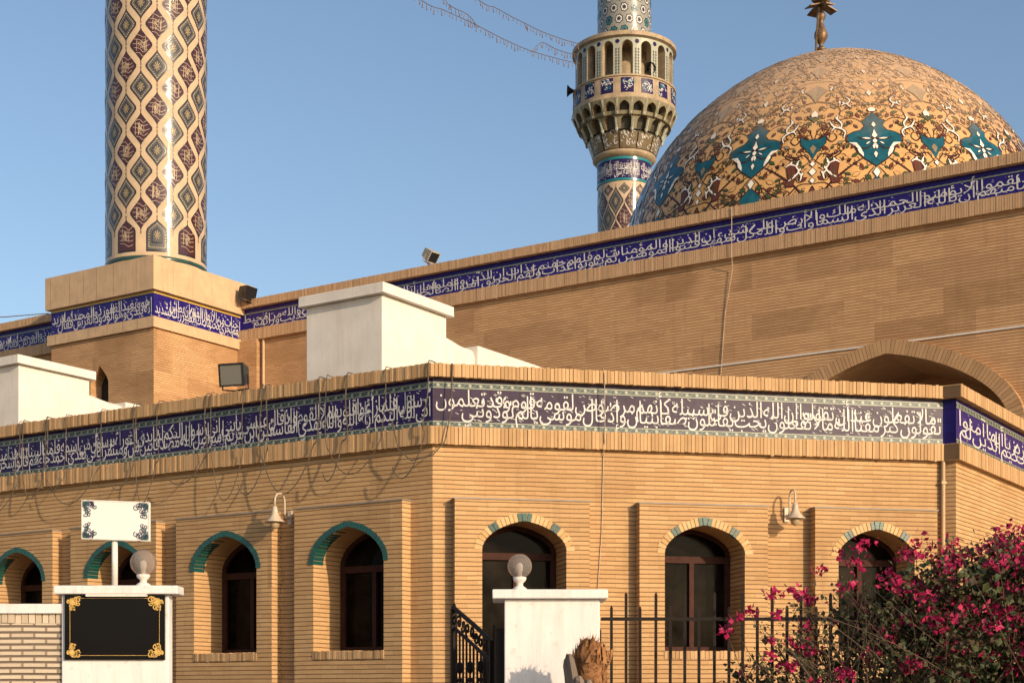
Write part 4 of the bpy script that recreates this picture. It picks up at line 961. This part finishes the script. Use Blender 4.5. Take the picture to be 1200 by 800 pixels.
def globe_lamp(x, yc, ytop, rpx, label, dy=.07):
    Yg = YB + dy; c = px(x, yc, Yg); r = rpx / FPX * Yg; base = Z(ytop)
    o = thing('globe_lamp', label, 'lamp', (c.x, c.y, base), 'glass globe lamps on the white pillars')
    b0 = MB(); hgt = c.z - r - base; b0.lathe((c.x, c.y, base), [(0, .001), (.062, .001), (.064, .012), (.04, .03), (.028, hgt * .4), (.03, hgt * .6), (.052, hgt * .8), (.06, hgt + .006), (.045, hgt + .014), (.0, hgt + .014)], 24); b0.build('base', 'whitemetal', o, smooth=True)
    g0 = MB(); g0.lathe(c, [(max(.0005, r * math.sin(a_)), -r * math.cos(a_)) for a_ in [R(28) + (math.pi - R(28)) * i / 22 for i in range(23)]], 36)
    g0.lathe(c, [(max(.0005, (r - .003) * math.sin(a_)), -(r - .003) * math.cos(a_)) for a_ in [R(28) + (math.pi - R(28)) * i / 22 for i in range(23)][::-1]], 36)
    g0.build('globe', 'globe', o, smooth=True)
    l0 = MB(); l0.lathe((c.x, c.y, c.z - r), [(.02, .012), (.02, .06), (.026, .065), (.028, .11), (.018, .13), (0, .135)], 16); l0.build('bulb', 'sign', o, smooth=True)
globe_lamp(609, 663, 690.5, 14.2, 'glass globe lamp on the gate pillar by the dry palm')
globe_lamp(168, 659, 686, 15.2, 'glass globe lamp beside the white sign pole')

def ornament(mb, F, c, sx, sy, size, q, mi, mj=None, n=5, seed=5):      # curled corner ornament
    r2 = random.Random(seed)
    for k in range(n):
        x = c[0] + sx * size * r2.uniform(.1, .95) * (1 if k % 2 else .45); y = c[1] + sy * size * r2.uniform(.1, .95) * (.45 if k % 2 else 1)
        pts = spiral(x, y, size * r2.uniform(.14, .24), r2.uniform(0, 6), 1.1, 14); vs = []
        for i, (u, v) in enumerate(pts):
            a_, b2 = pts[max(0, i - 1)], pts[min(len(pts) - 1, i + 1)]; tx, ty = b2[0] - a_[0], b2[1] - a_[1]; l = math.hypot(tx, ty) or 1; w_ = size * .035
            vs += [F(u - ty / l * w_, q, v + tx / l * w_), F(u + ty / l * w_, q, v - tx / l * w_)]
        mb.add(vs, [(2 * i, 2 * i + 1, 2 * i + 3, 2 * i + 2) for i in range(len(pts) - 1)], mi if (mj is None or k % 2) else mj)
# black notice board
o = thing('notice_board', 'black notice board with gold corner scrolls, on a white pillar', 'notice board', (X(135), YB - .03, Z(772)))
x0, x1, z0, z1 = X(77), X(194), Z(772.5), Z(697)
b0 = MB(); b0.box(FBd, x0, x1, .001, .03, z0, z1); ob = b0.build('panel', 'board', o)
b1 = MB(); i_ = .044
for q_, w_ in ((.032, .003),):
    for (a0, a1, c0, c1) in ((x0 + i_, x0 + i_ + w_, z0 + i_, z1 - i_), (x1 - i_ - w_, x1 - i_, z0 + i_, z1 - i_), (x0 + i_, x1 - i_, z0 + i_ * .8, z0 + i_ * .8 + w_), (x0 + i_, x1 - i_, z1 - i_ * .6 - w_, z1 - i_ * .6)):
        b1.box(FBd, a0, a1, .0302, q_, c0, c1)
for sx_, sy_, cx_, cz_ in ((1, 1, x0, z0), (-1, 1, x1, z0), (1, -1, x0, z1), (-1, -1, x1, z1)):
    for rep in range(2): ornament(b1, FBd, (cx_ + sx_ * .026, cz_ + sy_ * .026), sx_, sy_, .125 if rep == 0 else .095, .0335 + rep * .001, 0, n=7)
    b1.add([FBd(cx_ + sx_ * (.065 + .024 * math.cos(a_)), .0365, cz_ + sy_ * (.065 + .024 * math.sin(a_))) for a_ in [j * math.pi / 4 for j in range(8)]], [tuple(range(8))], 0)
b1.build('ornament', ['goldpaint'], o)
sb = MB(); sb.box(FBd, X(103), X(174), .001, .07, Z(699) , Z(696.2)); sbo = sb.build('strip_lamp', 'whitemetal', None, loc=(X(138), YB, Z(698))); tag(sbo, 'slim white strip lamp above the black notice board', 'strip lamp')
# white signboard on a pole
Ys = YB + .07; FS = frame((0, Ys), 0, -90); Zs = lambda y: CZ + (HY - y) / FPX * Ys; Xs = lambda x: (x - CX) / FPX * Ys
o = thing('signboard', 'blank white sign with green scroll corners on a pole above the left pillar', 'sign', (Xs(134.5), Ys, Z(686)))
p0 = MB(); p0.tube([(Xs(134.5), Ys, Z(686)), (Xs(134.5), Ys, Zs(634))], .026, 14); p0.build('pole', 'whitemetal', o, smooth=True)
def FSt(s, q, h): return FS(s, q + .02, h - (s - Xs(97)) * .035)
b0 = MB(); b0.box(FSt, Xs(97), Xs(177), -.006, .026, Zs(632), Zs(586)); b0.build('panel', 'sign', o)
b1 = MB(); a0, a1, c0, c1 = Xs(97) + .004, Xs(177) - .004, Zs(632) + .004, Zs(586) - .004
for u0, u1, w0, w1 in ((a0, a1, c1 - .005, c1), (a0, a1, c0, c0 + .005), (a0, a0 + .005, c0, c1), (a1 - .005, a1, c0, c1)): b1.box(FSt, u0, u1, .0262, .031, w0, w1, 2)
for sx_, sy_, cx_, cz_ in ((1, 1, a0, c0), (-1, 1, a1, c0), (1, -1, a0, c1), (-1, -1, a1, c1)):
    for rep in range(5): ornament(b1, FSt, (cx_ + sx_ * .012, cz_ + sy_ * .012), sx_, sy_, (.125, .105, .085, .065, .05)[rep], .0275 + rep * .0007, rep % 2, 1 - rep % 2, n=8, seed=rep + 2)
b1.build('ornament', ['green_orn', 'purple_orn', 'whitemetal'], o)
# pale brick boundary wall on the left
o = thing('boundary_wall', 'low pale brick wall with white coping at the left edge', 'wall', (X(36), YB + .2, 0))
b0 = MB(); b0.box(FBd, -10, X(72) - .002, -.3, -.04, 0, Z(718) - .085); b0.build('wall', 'brick_pale', o)
b2 = MB(); soldiers(b2, FBd, -10, X(72) - .004, -.29, -.032, Z(718) - .084, Z(718) - .001, .05, .008); b2.build('soldier_course', island('pale soldier brick', (.58, .48, .36), (.46, .36, .26)), o)
b1 = MB(); b1.box(FBd, -10, X(72) - .001, -.34, .0, Z(718), Z(707)); b1.build('coping', 'white', o)
# iron fence right of the gate pillar
fx0, fx1 = X(706), X(1245); FF = frame((0, YB + .2), 0, -90)
o = thing('iron_fence', 'dark iron bar fence with uneven bar tops right of the gate pillar', 'fence', (fx0, YB + .2, 0))
r_ = MB(); r_.box(FF, fx0, fx1, -.016, .016, Z(725.5), Z(721.5)); r_.build('rail', 'iron', o); r_ = MB(); r_.box(FF, fx0, fx1, -.012, .012, .45, .475); r_.build('rail', 'iron', o)
k = 0; x = X(716) * 1.02; bars = {}
while x < fx1:
    tall = k % 2; hgt = (Z(694) if tall else Z(710))
    if tall not in bars:
        b0 = MB(); b0.box(frame((x, YB + .2), 0, -90), -.012, .012, -.012, .012, .05, hgt); b0.box(frame((x, YB + .2), 0, -90), -.008, .008, -.008, .008, hgt, hgt + .015)
        bars[tall] = (b0.build('bar', 'iron', o), x)
    else:
        src, xs = bars[tall]; c = src.copy(); COL.objects.link(c); c.parent = o; c.location = (x - xs, 0, random.uniform(-.012, .006)); c.rotation_euler = (0, R(random.uniform(-.15, .15)), 0)
    x += .0885 * K_; k += 1
po = MB(); po.box(FF, X(700) * 1.02, X(704) * 1.02, -.03, .03, 0, Z(736)); po.build('post', 'iron', o)
# ornamental gate leaf, swung open
YG0, YG1 = YB + .45, YB + 1.75
g0_, g1_ = Vector((X(577, YG0), YG0, 0)), Vector((X(531, YG1), YG1, 0)); ga = math.degrees(math.atan2(g1_.y - g0_.y, g1_.x - g0_.x)); FG = frame(g0_, ga, ga + 90); GL = (g1_ - g0_).length
o = thing('iron_gate', 'open ornamental iron gate leaf with sloping scrolled top, left of the gate pillar', 'gate', g0_)
zg0, zg1 = Z(752, YG0), Z(711, YG1)
gtop = lambda s: zg0 + (zg1 - zg0) * (s / GL) ** .95
b0 = MB(); b0.box(FG, 0, .045, -.022, .022, .05, gtop(0)); b0.box(FG, GL - .06, GL, -.028, .028, .05, gtop(GL) - .02); b0.box(FG, .045, GL - .06, -.018, .018, .08, .13); b0.box(FG, .045, GL - .06, -.018, .018, 1.1, 1.14)
b0.tube([FG(GL * i / 20, 0, gtop(GL * i / 20)) for i in range(21)], .022, 6); b0.tube([FG(GL * i / 20, 0, gtop(GL * i / 20) - .19) for i in range(21)], .017, 6); b0.tube([FG(GL - .03 + u - GL, 0, v) for u, v in spiral(GL, gtop(GL) - .02, .05, 1.6, .9, 14)], .012, 5); b0.build('gate_frame', 'iron', o)
for i in range(1, 11):
    s = GL * i / 11; b1 = MB(); b1.tube([FG(s, 0, .1), FG(s, 0, gtop(s) - .19)], .011, 6)
    if i in (3, 6, 9):
        for zz in (1.35, 1.62, 1.88): b1.lathe(FG(s, 0, zz), [(.0, -.07), (.034, -.03), (.04, 0), (.034, .03), (0, .07)], 8)
        for sg in (-1, 1):
            for zz in (1.48, 1.75): b1.tube([FG(u, 0, v) for u, v in spiral(s + sg * .055, zz, .052, 1.5 + sg * 1.5, 1.1, 14, sg)], .008, 5)
    b1.build('bar', 'iron', o)
for i in range(9):
    s = GL * (i + .5) / 9; zz = gtop(s) - .095; b2 = MB(); b2.tube([FG(u, 0, v) for u, v in spiral(s, zz, .07, i, 1.2, 16, 1 if i % 2 else -1)], .011, 5); b2.build('scroll', 'iron', o)
b0 = MB(); b0.box(FF, X(579.5), X(590) * .99, -.08, .10, 0, Z(735)); b0.box(FF, X(577.5), X(580.0), -.04, .02, 0, Z(731)); gp = b0.build('gate_post', 'iron', None, loc=(X(585), YB + .2, 0)); tag(gp, 'dark gate post hugging the white gate pillar', 'post')

# ------------------------------------------------------------------ dry palm stump
PCy = 12.4; PCx = (691 - CX) / FPX * PCy; PT = Z(752, PCy)
o = thing('palm_stump', 'dry brown palm stump with frayed fibres before the gate pillar', 'stump', (PCx, PCy, 0))
rp = random.Random(3); b0 = MB()
def rad(a_, z): return .152 + .018 * math.sin(3 * a_ + z * 3) + .014 * math.sin(7 * a_ + 1.3 + z * 11)
zs = [0, .4, .8, 1.2, 1.5, PT - .36, PT - .24, PT - .15, PT - .08, PT - .03, PT]; ft = [1, 1, 1, 1, 1, 1, .96, .87, .70, .46, .2]; n = 30; vs = []
for z, f in zip(zs, ft):
    for k in range(n):
        a_ = 2 * math.pi * k / n; r1 = rad(a_, z) * f; vs.append((PCx + r1 * math.cos(a_), PCy + r1 * math.sin(a_), z + (.03 * math.sin(5 * a_) if f < .95 else 0)))
b0.add(vs, [(i * n + k, i * n + (k + 1) % n, (i + 1) * n + (k + 1) % n, (i + 1) * n + k) for i in range(len(zs) - 1) for k in range(n)] + [tuple(range((len(zs) - 1) * n, len(zs) * n))])
b0.build('trunk', 'palm', o, smooth=True)
b1 = MB()
for k in range(1500):                                    # frayed fibre standing off the trunk and over its rounded top
    a_ = rp.uniform(0, 6.28); z = PT - rp.random() ** 1.3 * .75; i = max(j for j in range(len(zs) - 1) if zs[j] <= z); f = ft[i] + (ft[i + 1] - ft[i]) * (z - zs[i]) / (zs[i + 1] - zs[i])
    r1 = rad(a_, z) * f; l = rp.uniform(.03, .11); w_ = rp.uniform(.003, .012)
    base = Vector((PCx + r1 * math.cos(a_), PCy + r1 * math.sin(a_), z)); out = Vector((math.cos(a_), math.sin(a_), 0)); tn = Vector((-math.sin(a_), math.cos(a_), 0))
    tip = base + out * l * rp.uniform(.1, .6) + Vector((0, 0, l * rp.uniform(-.2, 1))) + tn * rp.uniform(-.03, .03)
    b1.add([base - tn * w_, base + tn * w_, tip], [(0, 1, 2)])
for k in range(46):
    a_ = rp.uniform(0, 6.28); r1 = rp.uniform(.05, .18); base = Vector((PCx + r1 * math.cos(a_), PCy + r1 * math.sin(a_), PT - .05 - r1 * r1 * 4)); tn = Vector((-math.sin(a_), math.cos(a_), 0)); h_ = rp.uniform(.05, .13)
    b1.add([base - tn * .022, base + tn * .022, base + tn * .006 + Vector((rp.uniform(-.03, .03), 0, h_)), base - tn * .012 + Vector((0, rp.uniform(-.03, .03), h_ * .8))], [(0, 1, 2, 3)])
b1.build('fibre', 'palm', o)
for k in range(6):                                       # grey stubs of cut fronds on the shaded side
    b2 = MB(); a_ = R(150 + 22 * k + rp.uniform(-5, 5)); z = PT - .05 - .09 * ((k * 2) % 3) - rp.uniform(0, .05) - (.12 if k > 4 else 0); r1 = .125; out = Vector((math.cos(a_), math.sin(a_), 0)); tn = Vector((-math.sin(a_), math.cos(a_), 0)); c = Vector((PCx, PCy, z)); lean = rp.uniform(.02, .06)
    pts = []
    for (zz, o_, w_, t_) in ((-.9, 0, .085, .04), (-.4, .015, .075, .04), (-.15, .02 + lean * .5, .055, .035), (-.04, .025 + lean * .8, .04, .03), (0, .025 + lean, .015, .012)):
        pts += [c + out * (r1 + o_) + tn * w_ + Vector((0, 0, zz)), c + out * (r1 + o_ + t_) + tn * w_ * .5 + Vector((0, 0, zz - .01)), c + out * (r1 + o_ + t_) - tn * w_ * .5 + Vector((0, 0, zz + rp.uniform(-.02, .02))), c + out * (r1 + o_) - tn * w_ + Vector((0, 0, zz))]
    b2.add(pts, [(4 * i + j, 4 * i + (j + 1) % 4, 4 * i + 4 + (j + 1) % 4, 4 * i + 4 + j) for i in range(4) for j in range(4)] + [(16, 17, 18, 19)])
    b2.build('frond_stub', 'palmgrey', o)

# ------------------------------------------------------------------ bougainvillea
bush = thing('bougainvillea', 'sprawling bougainvillea with magenta blossom over the fence at the right', 'bush', (X(1080), YB + .1, 0))
rb = random.Random(21)
outline = [(868, 790), (880, 735), (905, 715), (935, 712), (960, 695), (985, 672), (1020, 690), (1050, 685), (1085, 660), (1115, 648), (1150, 638), (1180, 628), (1215, 622), (1260, 640), (1300, 700)]
def top_at(x):
    for (a, b1_), (c, d) in zip(outline, outline[1:]):
        if a <= x <= c: return b1_ + (d - b1_) * (x - a) / (c - a)
    return 780
lf = MB(); tgm = MB(); brc = MB()
def leafq(mb, p, size, mi, up=.3):
    d = Vector((rb.gauss(0, 1), rb.gauss(0, 1), rb.gauss(0, 1) - up)).normalized(); s_ = d.orthogonal().normalized(); s_ = (s_ * math.cos(rb.uniform(0, 6.28)) + d.cross(s_) * math.sin(rb.uniform(0, 6.28))) * size * .36; n_ = d.cross(s_).normalized() * size * .12
    mb.add([p, p + d * size * .45 + s_ + n_, p + d * size, p + d * size * .45 - s_ + n_], [(0, 1, 2), (0, 2, 3)], mi)
def bushpoint():
    x = rb.uniform(868, 1300); t_ = top_at(x); y = t_ + (820 - t_) * rb.random() ** .9 + abs(rb.gauss(0, 6)); Yd = YB + (.62 if x < 1040 else .2) + rb.gauss(0, .30 if x < 1040 else .4)
    return x, y, px(x, y, Yd), (y - t_)
cent = []
from mathutils import noise as mnoise
for k in range(900):
    x, y, p, dpt = bushpoint()
    if mnoise.noise(p * 2.6) < (.14 if x < 970 else .0 if x < 1040 else -.36) - (0 if dpt > 25 else -.08): continue
    cent.append((p, dpt, x))
for p, dpt, x in cent:
    dens = (.26 if x < 960 else .5 if x < 1040 else 1.0) * (.6 if dpt < 22 else 1); big = rb.uniform(.75, 1.35)
    for j in range(int(27 * dens)):
        q_ = p + Vector((rb.gauss(0, .10), rb.gauss(0, .13), rb.gauss(0, .085))); leafq(lf, q_, rb.uniform(.04, .078) * big, 0 if rb.random() < .68 else 1)
for k in range(190):                                      # arching twigs
    x = rb.uniform(880, 1290); t_ = top_at(x); b_ = px(rb.uniform(930, 1260), 815, YB + .1 + rb.gauss(0, .25)); b_.z = rb.uniform(.5, 1.5); e_ = px(x, t_ + rb.uniform(-8, 70), YB + rb.gauss(0, .4)); m_ = (b_ + e_) / 2 + Vector((rb.gauss(0, .2), rb.gauss(0, .15), rb.uniform(.05, .4)))
    pts = [b_.lerp(m_, u).lerp(m_.lerp(e_, u), u) for u in [i / 9 for i in range(10)]]; tgm.tube(pts, [.0075 - .006 * i / 9 for i in range(10)], 5)
    for u in pts[4:]:
        for j in range(3): leafq(lf, u + Vector((rb.gauss(0, .02), rb.gauss(0, .02), rb.gauss(0, .02))), rb.uniform(.025, .05), 0 if rb.random() < .6 else 1)
for k in range(34):
    b_ = px(rb.uniform(960, 1250), 800, YB + .2); b_.z = 0; e_ = px(rb.uniform(900, 1280), 760, YB + .1 + rb.gauss(0, .3)); tgm.tube([b_, b_.lerp(e_, .5) + Vector((rb.gauss(0, .1), 0, .1)), e_], [.02, .014, .008], 6)
spots = [(880, 715), (905, 697), (912, 720), (935, 693), (945, 700), (960, 668), (985, 650), (1003, 660), (1008, 640), (1060, 652), (1075, 650), (1085, 640), (1112, 640), (1098, 662), (1120, 655), (1062, 690), (1050, 685), (1010, 712), (1140, 650), (1165, 640), (1180, 625), (1178, 634), (1192, 648), (1150, 668), (1105, 690), (1130, 705), (1145, 680), (1165, 690), (1180, 715), (1195, 660), (1190, 690), (1172, 660), (1198, 630), (1165, 735), (1176, 722), (1090, 715), (1155, 712), (1128, 712), (945, 735), (935, 765), (925, 780), (1035, 740), (1020, 765), (1065, 785), (1085, 755), (1060, 780), (1105, 790), (1130, 795), (905, 750), (870, 790), (860, 725), (852, 740), (975, 730), (985, 690), (1000, 685), (1040, 675), (1200, 705), (1140, 735), (1115, 760), (1160, 770), (1186, 780), (990, 790), (955, 800), (1210, 640), (1215, 680), (1225, 720), (1230, 650)]
for (x, y) in spots + [(rb.uniform(1040, 1280), rb.uniform(640, 740)) for _ in range(22)] + [(rb.uniform(1085, 1280), rb.uniform(632, 690)) for _ in range(12)] + [(rb.uniform(890, 1280), rb.uniform(700, 800)) for _ in range(22)]:
    c = px(x, y, YB - .12 + rb.gauss(0, .22)); cs_ = rb.uniform(.5, 1.3) * (1.3 if x > 1080 else .85)
    for j in range(int(30 * cs_)):
        leafq(brc, c + Vector((rb.gauss(0, .050), rb.gauss(0, .06), rb.gauss(0, .030))) * cs_, rb.uniform(.04, .068), 0, -.2)
for (x, y, x2, y2) in ((862, 738, 905, 760), (852, 742, 880, 770)):
    a_, b_ = px(x, y, YB - .1), px(x2, y2 + 40, YB + .1); tgm.tube([a_, a_.lerp(b_, .4) + Vector((.02, 0, -.06)), b_], [.002, .003, .005], 5)
lf.build('foliage', ['leaf', 'leafdry'], bush); tgm.build('stems', 'twig', bush); brc.build('blossom', 'bract', bush)

# ------------------------------------------------------------------ hanging cables on the wing parapet
rc = random.Random(9); sA = [.02 + .0]
ss = -.02; starts = []
while ss < 9.2: starts.append(ss); ss += rc.uniform(.38, .95)
lab = ['slack cable loop hanging over the tiled parapet of the wing']
for i, (a, b_) in enumerate(zip(starts, starts[1:])):
    lowest = rc.uniform(4.12, 4.60); e = b_ + rc.uniform(-.15, .5); q0 = .115; mids = rc.uniform(.35, .65)
    pts = [FA(a, -.10, 5.56), FA(a, .06, 5.575), FA(a, q0, 5.53), FA(a + rc.uniform(-.03, .03), q0 + .01, 5.2), FA(a + rc.uniform(-.05, .07), q0 + .03, 4.8)]
    a2 = a + rc.uniform(-.02, .1); n = 12
    for k in range(n + 1):
        u = k / n; s = a2 + (e - a2) * u; pts.append(FA(s, q0 + .06 * math.sin(math.pi * u), 4.72 - (4.72 - lowest) * math.sin(math.pi * min(1, u * 1.02)) ** .8))
    if i % 2: pts += [FA(e + .02, q0, 5.0), FA(e + rc.uniform(-.04, .04), q0, 5.53), FA(e, .05, 5.575), FA(e, -.1, 5.56)]
    else: pts = pts[:-3]
    if a < .3: pts = [FA(min(s_, 9), 0, 0) for s_ in ()] + pts
    sp = []; P_ = [pts[0]] + pts + [pts[-1]]
    for j in range(1, len(P_) - 2):
        for k in range(4):
            u = k / 4; p0, p1, p2, p3 = P_[j - 1:j + 3]; sp.append(.5 * (2 * p1 + (p2 - p0) * u + (2 * p0 - 5 * p1 + 4 * p2 - p3) * u * u + (3 * p1 - p0 - 3 * p2 + p3) * u ** 3))
    mb = MB(); mb.tube(sp + [pts[-1]], rc.uniform(.0055, .0085), 6); ob = mb.build('hanging_cable', 'cable', None, loc=FA(a, 0, 5.5), smooth=True)
    tag(ob, lab[0], 'cable', 'cables hanging over the wing parapet')
mb = MB(); mb.tube([FB(2.09, -.1, 5.56), FB(2.09, .06, 5.57), FB(2.09, .112, 5.5), FB(2.10, .09, 4.7), FB(2.10, .012, 4.5), FB(2.08, .012, 3.6), FB(2.03, .012, 2.9)], .006, 5)
tag(mb.build('wall_cable', 'palecable', None, loc=FB(2.09, 0, 5.5)), 'thin pale cable down the sunlit chamfered wall between two arches', 'cable')
mb = MB(); mb.tube([FB(.22, -.05, 5.56), FB(.22, .12, 5.54), FB(.2, .13, 4.95), FB(.12, .14, 4.6), FB(-.02, .15, 4.45), FA(.2, .16, 4.40), FA(.4, .15, 4.55), FA(.5, .14, 4.9)], .0085, 6)
tag(mb.build('hanging_cable', 'cable', None, loc=FB(.2, 0, 5.5), smooth=True), 'dark cable looping round the chamfered corner of the wing', 'cable', 'cables hanging over the wing parapet')
s0_, Y0_ = 0, 0
def on(F, x, q=0.0):                                      # s where the vertical photo line x meets the facade
    r = (x - CX) / FPX; O = F.O + F.n * q; return (r * O.y - O.x) / (F.d.x - r * F.d.y)
a, b_ = on(FH, 857, .16), on(FH, 838, .05)
mb = MB(); mb.tube([FH(a, .0, 11.04), FH(a, .145, 11.0), FH(a + .01, .125, 10.05), FH(a + .03, .035, 9.85), FH((a + b_) / 2, .014, 9.0), FH(b_, .014, 6.5)], .007, 5)
tag(mb.build('wall_cable', 'palecable', None, loc=FH(a, 0, 11)), 'thin pale cable hanging down the tall hall wall below the blue band', 'cable')
mb = MB(); a = FT(TL + .1, 0, 10.66); b_ = px(-60, 371, 30); mb.tube([a, a.lerp(b_, .5) - Vector((0, 0, .05)), b_], .011, 5)
tag(mb.build('overhead_wire', 'cable', None, loc=a), 'thin overhead wire from the brick tower to the left edge', 'wire')

# ------------------------------------------------------------------ strings of small lights from the far balcony
M_bulb = plain('string bulb', (.16, .10, .08), .6)
def light_string(x0, y0, pts_px, label):
    """pts_px: photo positions the string passes, from the far balcony on; depth runs towards the near minaret"""
    P_ = [px(x0, y0, 66.6)]
    for k, (x, y) in enumerate(pts_px): P_.append(px(x, y, 66.6 - (x0 - x) * .037))
    if P_[-1].z > px(0, 0, P_[-1].y).z: P_.append(P_[-1] + (P_[-1] - P_[-2]).normalized() * 6 + Vector((0, 0, 1.0)))
    sp = []; Q_ = [P_[0]] + P_ + [P_[-1]]
    for j in range(1, len(Q_) - 2):
        for k in range(10):
            u = k / 10; p0, p1, p2, p3 = Q_[j - 1:j + 3]; sp.append(.5 * (2 * p1 + (p2 - p0) * u + (2 * p0 - 5 * p1 + 4 * p2 - p3) * u * u + (3 * p1 - p0 - 3 * p2 + p3) * u ** 3))
    o = thing('light_string', label, 'light string', P_[0], 'light strings tied to the far minaret')
    w = MB(); w.tube(sp, .014, 4); w.build('cable', 'cable', o)
    acc = 0; proto = None; step = .2
    for a_, c in zip(sp, sp[1:]):
        L_ = (c - a_).length; t_ = 0
        while acc + (L_ - t_) >= step:
            t_ += step - acc; acc = 0; p = a_.lerp(c, t_ / L_); step = random.uniform(.14, .27)
            if proto is None:
                b0 = MB(); b0.tube([p, p + Vector((.01, 0, -.12)), p + Vector((.02, 0, -.27))], [.010, .018, .028], 5); d = proto = b0.build('bulb', M_bulb, None, loc=p)
            else: d = proto.copy(); COL.objects.link(d)
            d.parent = o; d.location = p - o.location; z_ = random.uniform(.55, 1.1); d.scale = (z_, z_, z_); d.rotation_euler = (0, random.uniform(-.35, .35), random.uniform(0, 6))
        acc += L_ - t_
light_string(679, 75, [(650, 68), (620, 59), (590, 46), (555, 28), (520, 12), (488, -3)], 'lowest string of small lights tied to the far balcony')
light_string(680, 52, [(662, 47), (645, 41), (632, 36), (618, 29), (600, 20), (580, 9), (556, -3)], 'uppermost string of small lights tied to the far balcony')
light_string(677, 64, [(664, 62), (650, 57), (641, 52), (635, 50), (630, 53), (625, 58), (621, 61)], 'short middle string of small lights beside the far balcony')
light_string(561, 33, [(557, 28), (551, 20), (544, 15), (535, 11), (527, 6), (519, -4)], 'loose crossing string of small lights at the top of the sky')
bpy.data.objects.remove(_to)
